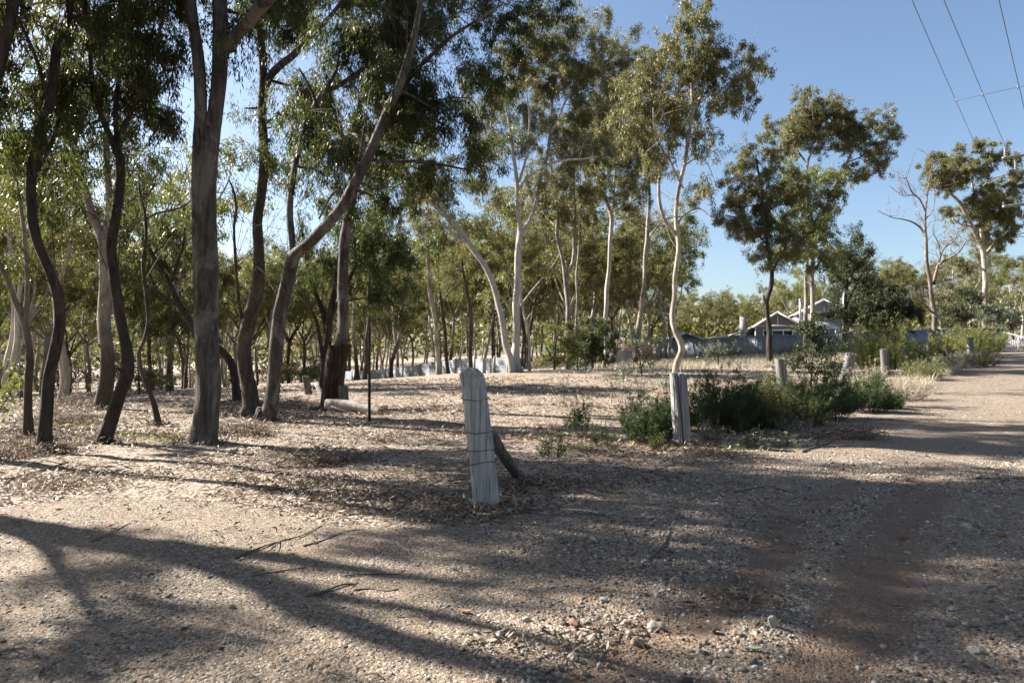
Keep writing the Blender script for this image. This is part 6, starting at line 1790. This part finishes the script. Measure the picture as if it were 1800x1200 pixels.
g = 'sparse seedlings in the clearing'
broom('small feathery seedling in the clearing right of the near post', 1018, 760, 56, 78, d=12.6, mat='leaf_broom', seed=30, n=22, nl=45, group=g, leaf=(.06, .014))
broom('spindly green seedling on the leaf litter behind the timber prop', 968, 812, 60, 66, d=9.8, mat='leaf_broom', seed=31, n=20, nl=36, group=g, leaf=(.05, .009))
broom('wispy seedling left of the feathery shrub', 1060, 790, 60, 50, d=11.2, mat='leaf_broom', seed=32, n=22, nl=30, group=g, leaf=(.05, .009))
broom('small dark plant under the shrub row by the fallen twig', 1385, 790, 70, 34, d=10.9, mat='leaf_grey', seed=33, n=20, nl=30, group=g, up=.4, leaf=(.05, .012))
broom('grey-leaved plant on the ground right of the cracked post', 1310, 792, 60, 36, d=11.0, mat='leaf_grey', seed=34, n=20, nl=30, group=g, up=.4, leaf=(.05, .012))
broom('thin dry grass stalks with pale seed heads at the road edge', 1212, 822, 26, 50, d=9.0, mat='straw', seed=35, n=12, nl=16, lean=.25, name='grass_tuft', cat='grass', leaf=(.05, .006), stem_r=.002)
broom('low tuft of green leaves between the cracked post and the feathery shrub', 1158, 792, 40, 34, d=10.6, mat='leaf_green', seed=36, n=18, nl=30, group=g, leaf=(.05, .010))


def leafy(label, px, py, d, stems, blobs, leafm, seed, leaf=(.09, .035), lai=1.3, rs=.22, bark='bark_brown', name='sapling', cat='sapling', group=None, **kw):
    return hero(name, label, stems, blobs, d=d, bark=bark, leafm=leafm, cat=cat, seed=seed, group=group, leaf=leaf, lai=lai, rs=rs, droop=.35, hang=.22, branch_r=.012, twig_r=.004, sides=6, spread=.35, flare=1.1, **kw)


leafy('leafy bluish-green sapling growing between the flat-topped post and the leaning one', 1425, 690, 18.5,
      [[(1428, 692, 3.5), (1426, 650, 3), (1430, 610, 2.5), (1434, 580, 2)], [(1428, 670, 2.5), (1445, 630, 2), (1455, 590, 1.5)], [(1427, 660, 2), (1412, 635, 2), (1402, 618, 1.5)]],
      [(1432, 570, 22, 18), (1455, 580, 22, 22), (1425, 605, 28, 22), (1455, 620, 24, 24), (1415, 640, 24, 20), (1445, 655, 28, 20), (1400, 625, 16, 16), (1430, 590, 24, 22), (1470, 600, 14, 16, .7), (1465, 645, 18, 18)], 'leaf_dark', 50, lai=1.9)
leafy('pale grey-leaved sapling in front of the metal tank', 1128, 660, 30,
      [[(1128, 664, 3), (1124, 630, 2.5), (1118, 600, 2), (1112, 580, 1.5)], [(1126, 645, 2), (1145, 615, 2), (1158, 600, 1.5)]],
      [(1112, 585, 18, 18, .8), (1150, 600, 22, 15, .9), (1130, 615, 18, 16, .7), (1160, 610, 12, 14, .7), (1105, 610, 14, 12, .5), (1140, 635, 18, 16, .6), (1120, 640, 14, 12, .5)], 'leaf_grey', 51, leaf=(.12, .05), rs=.3)
leafy('thin grey-green sapling before the left part of the blue fence', 1262, 632, 40,
      [[(1262, 634, 2.5), (1263, 620, 2), (1262, 605, 1.5)], [(1262, 626, 2), (1245, 615, 1.5)], [(1262, 624, 2), (1280, 612, 1.5)]],
      [(1250, 612, 18, 10, .8), (1275, 608, 18, 11, .8), (1262, 602, 16, 8, .7), (1265, 622, 18, 9, .8), (1238, 620, 9, 7, .6)], 'leaf_grey', 52, leaf=(.14, .055), rs=.32)
for k, (px, py, d, h) in enumerate(((990, 700, 19, 46), (1095, 665, 27, 26), (1075, 690, 20, 30), (1120, 705, 18.5, 50), (1170, 690, 21, 36))):
    leafy(('tiny sparse sapling at the near edge of the sunny clearing', 'short grey seedling in front of the dark round bush', 'low pale seedling left of the pale leaved sapling', 'thin stalked seedling left of the cracked post top', 'pale seedling just left of the sinuous gum foot')[k], px, py, d,
          [[(px, py + 4, 1.6), (px + 2, py - h * .4, 1.3), (px - 2, py - h * .8, 1)], [(px + 1, py - h * .3, 1.2), (px + 9, py - h * .7, .8)]],
          [(px - 2, py - h * .8, 11, 9, .55), (px + 9, py - h * .7, 9, 8, .5), (px - 6, py - h * .45, 9, 8, .45), (px + 5, py - h * .3, 9, 7, .4)], 'leaf_grey', 53 + k, leaf=(.08, .03))
leafy('leafy sapling at the far left edge in front of the pale pair of trunks', -6, 745, 12.5,
      [[(-10, 770, 3.5), (-6, 710, 3), (2, 670, 2.5), (6, 640, 2)], [(-8, 730, 2.5), (20, 690, 2)]],
      [(6, 645, 26, 22, .9), (24, 680, 22, 20, .9), (-8, 690, 26, 26), (12, 720, 20, 16, .7), (30, 665, 14, 12, .6)], 'leaf_yellow', 58)
g = 'rounded bushes beside the large white gum'
leafy('yellowish-grey rounded bush left of the dark green bush', 975, 642, 39,
      [[(975, 645, 5), (975, 620, 4), (978, 590, 3)], [(975, 635, 4), (960, 610, 3)]],
      [(985, 590, 30, 24), (965, 605, 28, 24), (1000, 615, 28, 24), (955, 628, 24, 20), (985, 630, 34, 18), (1012, 600, 20, 22, .8), (975, 580, 20, 12, .8)], 'leaf_yellow', 60, leaf=(.15, .04), rs=.34, name='bush', cat='bush', lai=2.0, group=g)
leafy('dark green rounded bush between the yellowish bush and the metal tank', 1042, 638, 41,
      [[(1042, 642, 5), (1042, 610, 4), (1040, 580, 3)], [(1042, 630, 4), (1055, 600, 3)]],
      [(1040, 575, 26, 22, 1.1), (1025, 595, 26, 26, 1.1), (1052, 595, 26, 28, 1.1), (1040, 620, 34, 22, 1.1), (1020, 622, 24, 20, 1.1), (1060, 620, 20, 22, 1.1)], 'leaf_green', 61, leaf=(.15, .045), rs=.34, name='bush', cat='bush', lai=2.6, group=g)
leafy('small grey-leaved shrublet at the foot of the dark green bush', 1015, 645, 37, [[(1015, 650, 3), (1015, 635, 2), (1016, 628, 1.5)]], [(1015, 636, 18, 10), (1028, 640, 12, 8), (1003, 640, 12, 8)], 'leaf_grey', 62, leaf=(.12, .045), rs=.28, name='bush', cat='bush', group=g)
leafy('dull blue-green bush above the right end of the blue fence', 1752, 600, 54, [[(1752, 606, 4), (1752, 585, 3), (1752, 565, 2)]], [(1735, 555, 26, 18), (1765, 558, 26, 18), (1750, 545, 24, 14), (1785, 562, 18, 14)], 'leaf_grey', 63, leaf=(.18, .05), rs=.4, name='bush', cat='bush', lai=2.2)
leafy('dark shrub behind the blue fence below the bare dead tree', 1690, 600, 60, [[(1690, 606, 5), (1690, 570, 4), (1690, 530, 3)]], [(1680, 530, 28, 22), (1705, 540, 28, 22), (1670, 555, 26, 20), (1700, 562, 32, 18), (1720, 525, 18, 18, .7)], 'leaf_dark', 64, leaf=(.20, .06), rs=.45, name='bush', cat='bush', lai=2.3)
leafy('grey bushy shrub in front of the dense dark tree', 1512, 622, 50, [[(1512, 625, 4), (1512, 600, 3), (1513, 585, 2)]], [(1512, 590, 18, 16), (1500, 605, 16, 14), (1525, 605, 16, 14)], 'leaf_grey', 65, leaf=(.15, .04), rs=.35, name='bush', cat='bush', lai=1.8)

# understorey shrubs in the dim wood
rgu = np.random.default_rng(202)
us = []
for v, lm in enumerate(('leaf_olive', 'leaf_yellow', 'leaf_brown', 'leaf_gum')):
    root = thing('understorey_shrub', '', 'shrub', (0, 60, 0), 'understorey shrubs in the wood')
    S = [np.array([(0, 1000, -.2, .03), (0, 1000, .4, .025), (.1, 1000, 1.1, .015)]), np.array([(0, 1000, .1, .02), (-.4, 1000.2, .7, .014), (-.6, 1000.2, 1.1, .008)])]
    B = [(*(rgu.normal(0, .5, 2) + np.array([0, 1000])), rgu.uniform(.3, 1.25), .42, .42, .34, .8) for _ in range(11)]
    grow(root, S, B, 'bark_dark', lm, (0, 1000, 0), seed=400 + v, leaf=(.14, .045), lai=1.5, rs=.26, droop=.3, hang=.25, branch_r=.012, twig_r=.005, sides=6)
    us.append(root)
cnt = [0] * 4; used_u = []
kindw = ['olive', 'yellow-green', 'dry brown', 'grey-green']
pl = []
for _ in range(4000):
    if len(pl) >= 26: break
    px = rgu.uniform(-100, 560) if rgu.random() < .62 else rgu.uniform(560, 1180)
    d = rgu.uniform(26, 75) if px < 400 else (rgu.uniform(38, 80) if px < 560 else rgu.uniform(74, 100) if px < 900 else rgu.uniform(48, 85))
    x = (px - 900) / F * d
    if any((x - a) ** 2 + (d - c) ** 2 < 4 for a, c in used_u): continue
    used_u.append((x, d)); v = int(rgu.integers(0, 4)); pl.append((px, d, x, v))
ub = {}
for (px, d, x, v) in pl:
    s = rgu.uniform(.8, 1.9)
    if cnt[v] == 0:
        o = us[v]; o.location = (x, d, g1(x, d)); o.rotation_euler.z = rgu.uniform(0, 6.28); o.scale = (s, s, s * .9)
    else:
        o = copy_tree(us[v], (x, d, g1(x, d)), rgu.uniform(0, 6.28), (s, s, s * .9))
    cnt[v] += 1
    w = next(a[2] for a in anchors if a[0] <= px < a[1])
    ub.setdefault((v, w), []).append((d, o))
for (v, w), lst in ub.items():
    lst.sort(key=lambda t: t[0])
    for i, (d, o) in enumerate(lst):
        o['label'] = f"{'' if len(lst) == 1 else ordn[i] + ' '}{kindw[v]} shrub {w}"

# ------------------------------------------------------------------ stones and sticks one can pick out on the road
M['quartz'] = plain_mat('pale_stone', (.36, .33, .285), .85, 0, .3, 18, (1, 1, 1), .3, .5)
M['stone_tan'] = plain_mat('tan_stone', (.27, .20, .14), .85, 0, .2, 16, (1, 1, 1), .3, .5)
M['stone_rust'] = plain_mat('rust_stone', (.19, .09, .05), .85, 0, .3, 16, (1, 1, 1), .3, .5)
M['stone_dark'] = plain_mat('dark_stone', (.07, .055, .05), .85, 0, .3, 16, (1, 1, 1), .3, .5)


def stone(label, px, py, w, h, mat, seed, group='loose stones on the road'):
    rg = np.random.default_rng(seed)
    p = hit(px, py + h * .25)
    d = p[1]; r = w / 2 / F * d; hz_ = max(h / F * d * .62, r * .45)
    t = (1 + 5 ** .5) / 2
    # subdivide the icosahedron twice for a knobbly stone
    v, f = ICO_V.copy(), ICO_F.copy()
    for _ in range(3):
        e = {}; nv = list(v); nf = []
        def mid(a, b_):
            k = (min(a, b_), max(a, b_))
            if k not in e:
                m_ = (nv[a] + nv[b_]) / 2; e[k] = len(nv); nv.append(m_ / np.linalg.norm(m_))
            return e[k]
        for a, b_, c_ in f:
            x1, x2, x3 = mid(a, b_), mid(b_, c_), mid(c_, a)
            nf += [(a, x1, x3), (b_, x2, x1), (c_, x3, x2), (x1, x2, x3)]
        v, f = np.array(nv), np.array(nf)
    # chip it with random planes
    for _ in range(18):
        n_ = rg.normal(0, 1, 3); n_ /= np.linalg.norm(n_); o_ = rg.uniform(.55, .88)
        dd_ = v @ n_ - o_; v = v - np.maximum(dd_, 0)[:, None] * n_ * .9
    v = v * (1 + .10 * np.sin(v[:, :1] * 5 + seed) * np.cos(v[:, 1:2] * 4) + rg.normal(0, .012, (len(v), 1)))
    v = v * np.array([r, r * rg.uniform(.65, .9), hz_])
    a = rg.uniform(-.4, .4); c_, s_ = math.cos(a), math.sin(a)
    v = v @ np.array([[c_, s_, 0], [-s_, c_, 0], [0, 0, 1]])
    v[:, 2] += hz_ * .55
    b = MB(); b.add(v, t=f)
    return tag(b.build('stone', M[mat], loc=tuple(p)), label, 'stone', group)


for i, (lab, px, py, w, h, m) in enumerate((
    ('largest pale stone, rounded, near the bottom of the road', 1150, 1104, 40, 24, 'quartz'),
    ('dull tan stone tucked in front of the largest pale stone', 1120, 1131, 30, 18, 'stone_tan'),
    ('flat white stone in shade between the near post and the bottom edge', 962, 1034, 16, 8, 'quartz'),
    ('white angular stone right of the flat white one', 1062, 1057, 18, 10, 'quartz'),
    ('white stone left of the pile of dead leaves', 926, 1091, 18, 10, 'quartz'),
    ('white stone sitting above a tan one near the bottom', 878, 1118, 22, 12, 'quartz'),
    ('tan stone directly below the white one near the bottom', 876, 1130, 15, 10, 'stone_tan'),
    ('white stone just above the pile of dead leaves', 996, 1133, 16, 12, 'quartz'),
    ('round pale stone right of the pile of dead leaves', 1009, 1158, 15, 13, 'quartz'),
    ('round white stone lowest on the road', 1026, 1184, 15, 15, 'quartz'),
    ('pale round stone near two others below the largest stone', 1053, 1177, 12, 12, 'quartz'),
    ('flat pale stone rightmost of the small cluster below the largest stone', 1070, 1175, 14, 12, 'stone_tan'),
    ('rusty orange stone left of the largest pale stone', 1012, 1100, 24, 12, 'stone_rust'),
    ('white curled pale chip lying left of the cracked post foot', 1161, 813, 11, 8, 'quartz'),
    ('flat grey slab of stone on the sunny band of road', 1378, 860, 30, 9, 'stone_tan'),
    ('pale brown stone on the sunny strip right of the slab', 1590, 844, 24, 8, 'stone_tan'),
    ('pale stone at the right side of the gravelly middle', 1700, 926, 20, 11, 'quartz'),
    ('rust red stone in the middle of the gravel', 1585, 946, 16, 12, 'stone_rust'),
    ('rust brown stone at the right by the pale one', 1760, 941, 20, 10, 'stone_rust'),
    ('dark lump of stone on the red wheel track', 1260, 1115, 20, 15, 'stone_dark'),
    ('tan stone right of the dark lump', 1296, 1117, 22, 14, 'stone_tan'),
    ('ochre stone below the dark lump', 1236, 1134, 20, 13, 'stone_tan'),
    ('grey stone in the gravel ridge between the wheel tracks', 1358, 1100, 22, 22, 'quartz'),
    ('tan stone on the left of the road beside the curved stick', 1186, 1023, 22, 14, 'stone_tan'),
    ('small white stone left of the bare wheel track', 798, 1003, 10, 7, 'quartz'),
    ('small white stone close to the one left of the track', 737, 1008, 11, 6, 'quartz'),
    ('white stone in the right-hand gravel low on the picture', 1712, 1146, 24, 15, 'quartz'),
    ('white flat stone on the right gravel under the shade', 1672, 1074, 18, 9, 'quartz'),
    ('pale stone at the bottom of the right wheel track', 1510, 1177, 16, 9, 'quartz'),
    ('small dark stone on the left of the sunny gravel', 388, 1142, 10, 7, 'stone_dark'),
    ('grey-tan stone in the sunny patch on the left', 408, 1068, 16, 9, 'stone_tan'))):
    stone(lab, px, py, w, h, m, 700 + i)


M['stick_bark'] = bark_mat('stick_bark', (.07, .055, .045), (.20, .165, .135), (.16, .13, .11), None, bumpd=.006, sc=3)


def stick(label, pts, w, seed, mat='stick_bark', name='stick', cat='stick', lift=.012, forks=()):
    rg = np.random.default_rng(seed)
    q_ = []
    for i, (px, py) in enumerate(pts):
        p = hit(px, py); t = i / (len(pts) - 1)
        r = w * .8 / 2 / F * p[1] * (1 - .55 * t)
        q_.append((p[0], p[1], p[2] + r * .8 + lift * rg.random(), r))
    l = smooth_line(np.array(q_), .05)
    b = MB(); b.tube(l[:, :3], l[:, 3] * (1 + .12 * np.sin(np.arange(len(l)) * 1.3)), 8, .1, seed)
    for (i0, pe, fw_) in forks:
        e = hit(*pe); s = np.array(q_[i0][:3]); r = fw_ / 2 / F * s[1]
        m_ = (s + e) / 2 + (0, 0, .03)
        l2 = smooth_line(np.array([(*s, r), (*m_, r * .8), (e[0], e[1], e[2] + .01, r * .4)]), .05)
        b.tube(l2[:, :3], l2[:, 3], 6, .1, seed + 1)
    return tag(b.build(name, M[mat], smooth=True), label, cat, 'fallen sticks on the road')


stick('long thin fallen twig angled across the sunny gravel', [(412, 984), (460, 966), (492, 954), (530, 944), (566, 925)], 4.5, 1, forks=[(2, (425, 992), 2.5), (2, (478, 985), 2)])
stick('straight twig above and right of the long thin one', [(533, 962), (570, 951), (605, 937), (640, 930)], 3.5, 2)
stick('twig lying just below the long thin one', [(440, 1017), (480, 1010), (510, 1004), (538, 1001)], 5, 3)
stick('thick dark stick on the sunny gravel with a broken end', [(541, 1053), (570, 1044), (600, 1035), (622, 1028)], 8, 4)
stick('slender wavy twig right of the thick dark stick', [(600, 1018), (630, 1015), (670, 1012), (700, 1013)], 3.5, 5)
stick('second wavy twig below it reaching to the right', [(622, 1041), (650, 1038), (680, 1041), (700, 1038)], 4, 6)
stick('curved grey stick lying on the road right of centre', [(1137, 988), (1150, 977), (1166, 962), (1175, 947), (1177, 936), (1170, 930)], 6.5, 7, forks=[(0, (1150, 1012), 4)])
stick('pair of dark twigs at the lower left edge', [(-20, 1160), (10, 1153), (28, 1147), (46, 1144)], 6, 8, forks=[(0, (45, 1158), 4)])
stick('small curled dark stick on the right wheel track', [(1568, 1067), (1585, 1070), (1602, 1073)], 5, 9)
stick('thin brown stick at the right edge of the sunny band', [(1715, 843), (1745, 843), (1775, 847)], 4, 10)
stick('fallen dark branch below the shrub row', [(1410, 796), (1432, 788), (1455, 781), (1470, 770)], 6, 11, forks=[(1, (1440, 772), 3)])
stick('faint dark twig at the left of the sunny gravel', [(160, 955), (190, 942), (220, 925), (240, 915)], 3, 12)
stick('thin twig low on the left gravel', [(150, 1200), (190, 1192), (220, 1184), (262, 1178)], 3.5, 13)
stick('dark curved twig on the right beyond the pale stone', [(1700, 1110), (1740, 1104), (1790, 1092)], 4, 14)
stick('long bare branch lying in the litter at the left edge', [(-30, 850), (30, 842), (80, 826), (120, 812)], 6, 15, mat='deadwood')
stick('pale bent stick in the litter left of the thickest trunk foot', [(285, 748), (300, 752), (318, 750), (335, 756)], 3, 16, mat='deadwood')
stick('pale branched deadwood beside the foot of the tall curved trunk', [(388, 735), (402, 722), (412, 716), (418, 728), (440, 742)], 3.5, 17, mat='deadwood')
b = MB(); h_ = hit(1418, 1108)


def chip(label, px, py, ang, L, w, mat, seed):
    p = hit(px, py); rg = np.random.default_rng(seed)
    l = L / F * p[1]; wd = w / F * p[1]
    t = np.linspace(0, 1, 9); wp_ = wd * np.sin(np.pi * np.clip(t, .03, .97)) ** .7
    c_, s_ = math.cos(ang), math.sin(ang)
    mid = np.stack([c_ * l * (t - .5), s_ * l * (t - .5), .012 + .02 * (t - .4) ** 2 * 4 * l / .1 * .3], -1)
    sd_ = np.array([-s_, c_, 0])
    V = np.stack([mid - sd_ * wp_[:, None] / 2 + (0, 0, .006), mid, mid + sd_ * wp_[:, None] / 2 + (0, 0, .008)], 1)
    b = MB(); b.grid(V); o = b.build('bark_strip', M[mat], loc=tuple(p)); o.modifiers.new('thickness', 'SOLIDIFY').thickness = .002
    return tag(o, label, 'bark')


M['bark_strip'] = plain_mat('bark_strip', (.33, .20, .13), .8, 0, .25, 14, (1, 4, 1))
M['grey_leaf'] = plain_mat('grey_leaf', (.34, .34, .25), .6, 0, .15, 14)
chip('reddish curl of bark lying left of the white stones', 817, 1078, -.5, 26, 9, 'bark_strip', 1)
chip('grey-green gum leaf lying on the gravel ridge', 1325, 1146, -.1, 34, 8, 'grey_leaf', 2)
chip('small orange flake of bark low on the left gravel', 252, 1190, .3, 16, 8, 'bark_strip', 3)

# leaves and bark drifted round the feet of trees and posts
db = MB(); rgd = np.random.default_rng(515)
feet = FEET + [(A1[0], A1[1], .13), (A2[0], A2[1], .13)]
for (x, y, r) in feet:
    n = int(260 if y < 14 else 160)
    a = rgd.uniform(0, 6.28, n); q_ = r * .9 + np.abs(rgd.normal(0, .30, n))
    xx, yy = x + np.cos(a) * q_, y + np.sin(a) * q_
    el = rgd.normal(.15, .4, n); b2 = rgd.uniform(0, 6.28, n)
    dd = np.stack([np.cos(b2) * np.cos(el), np.sin(b2) * np.cos(el), np.sin(el)], -1)
    s_ = 1 if y < 14 else 1.5
    db.leaves(np.stack([xx, yy, ground(xx, yy) + .01 + .07 * rgd.random(n) * np.exp(-((q_ - r) / .22) ** 2)], -1), dd, s_ * rgd.uniform(.06, .15, n), s_ * rgd.uniform(.012, .028, n), rgd, .2)
tag(db.build('leaf_drift', M['litter']), 'drifts of dead leaves and bark round the feet of trunks and posts', 'leaf litter', kind='stuff')

# heaps of fallen branches with their dead leaves, lying in the wood
def brush(label, px, py, r, n, seed, h=.35):
    rg = np.random.default_rng(seed); p = hit(px, py)
    root = thing('brush_pile', label, 'brush pile', tuple(p), 'heaps of fallen branches in the wood')
    a = rg.uniform(0, 6.28, n); q_ = np.sqrt(rg.random(n)) * r; c = np.stack([np.cos(a) * q_, np.sin(a) * q_ * .8, rg.uniform(.02, h, n) * (1 - (q_ / r) ** 1.5 * .8)], -1)
    b2 = rg.uniform(0, 6.28, n); l = rg.uniform(.25, .9, n)[:, None] * .5
    dv = np.stack([np.cos(b2), np.sin(b2), rg.normal(0, .25, n)], -1)
    tb = MB(); tb.twigs(c - dv * l, c + dv * l, rg.uniform(.004, .013, n), .003, rg, .07)
    m = n * 3; i = rg.integers(0, n, m); s = c[i] + dv[i] * l[i] * rg.uniform(-1, 1, (m, 1))
    tb.twigs(s, s + rg.normal(0, .12, (m, 3)) + (0, 0, .04), .003, .0015, rg, .1)
    o = tb.build('branches', M['deadwood'], root)
    k = n * 16; i = rg.integers(0, n, k)
    pos = c[i] + dv[i] * l[i] * rg.uniform(-1, 1, (k, 1)) + rg.normal(0, .06, (k, 3)); pos[:, 2] = np.abs(pos[:, 2])
    lv = MB(); lv.leaves(pos, rg.normal(0, 1, (k, 3)) * (1, 1, .5), rg.uniform(.05, .11, k), rg.uniform(.012, .024, k), rg, .25)
    lv.build('dead_leaves', M['leaf_brown'], root)
    return root


brush('tangle of dead branches behind the thin dark wavy trunk', 110, 745, .85, 90, 1)
brush('low tangle of dead sticks between the two dark near trunks', 140, 715, .9, 80, 2)
brush('heap of dry sticks at the left edge in front of the near trunks', 10, 800, .8, 90, 3, .22)
brush('small heap of sticks right of the thickest grey trunk', 420, 765, .55, 60, 4, .25)
brush('small mound of dead leaves and sticks left of the near leaning post', 555, 812, .5, 45, 5, .2)
brush('low brushwood beyond the leaning twin trunks', 500, 715, .9, 60, 6, .3)
brush('mound of dead sticks under the shrub row beside the fallen dark branch', 1490, 770, .55, 60, 7, .22)
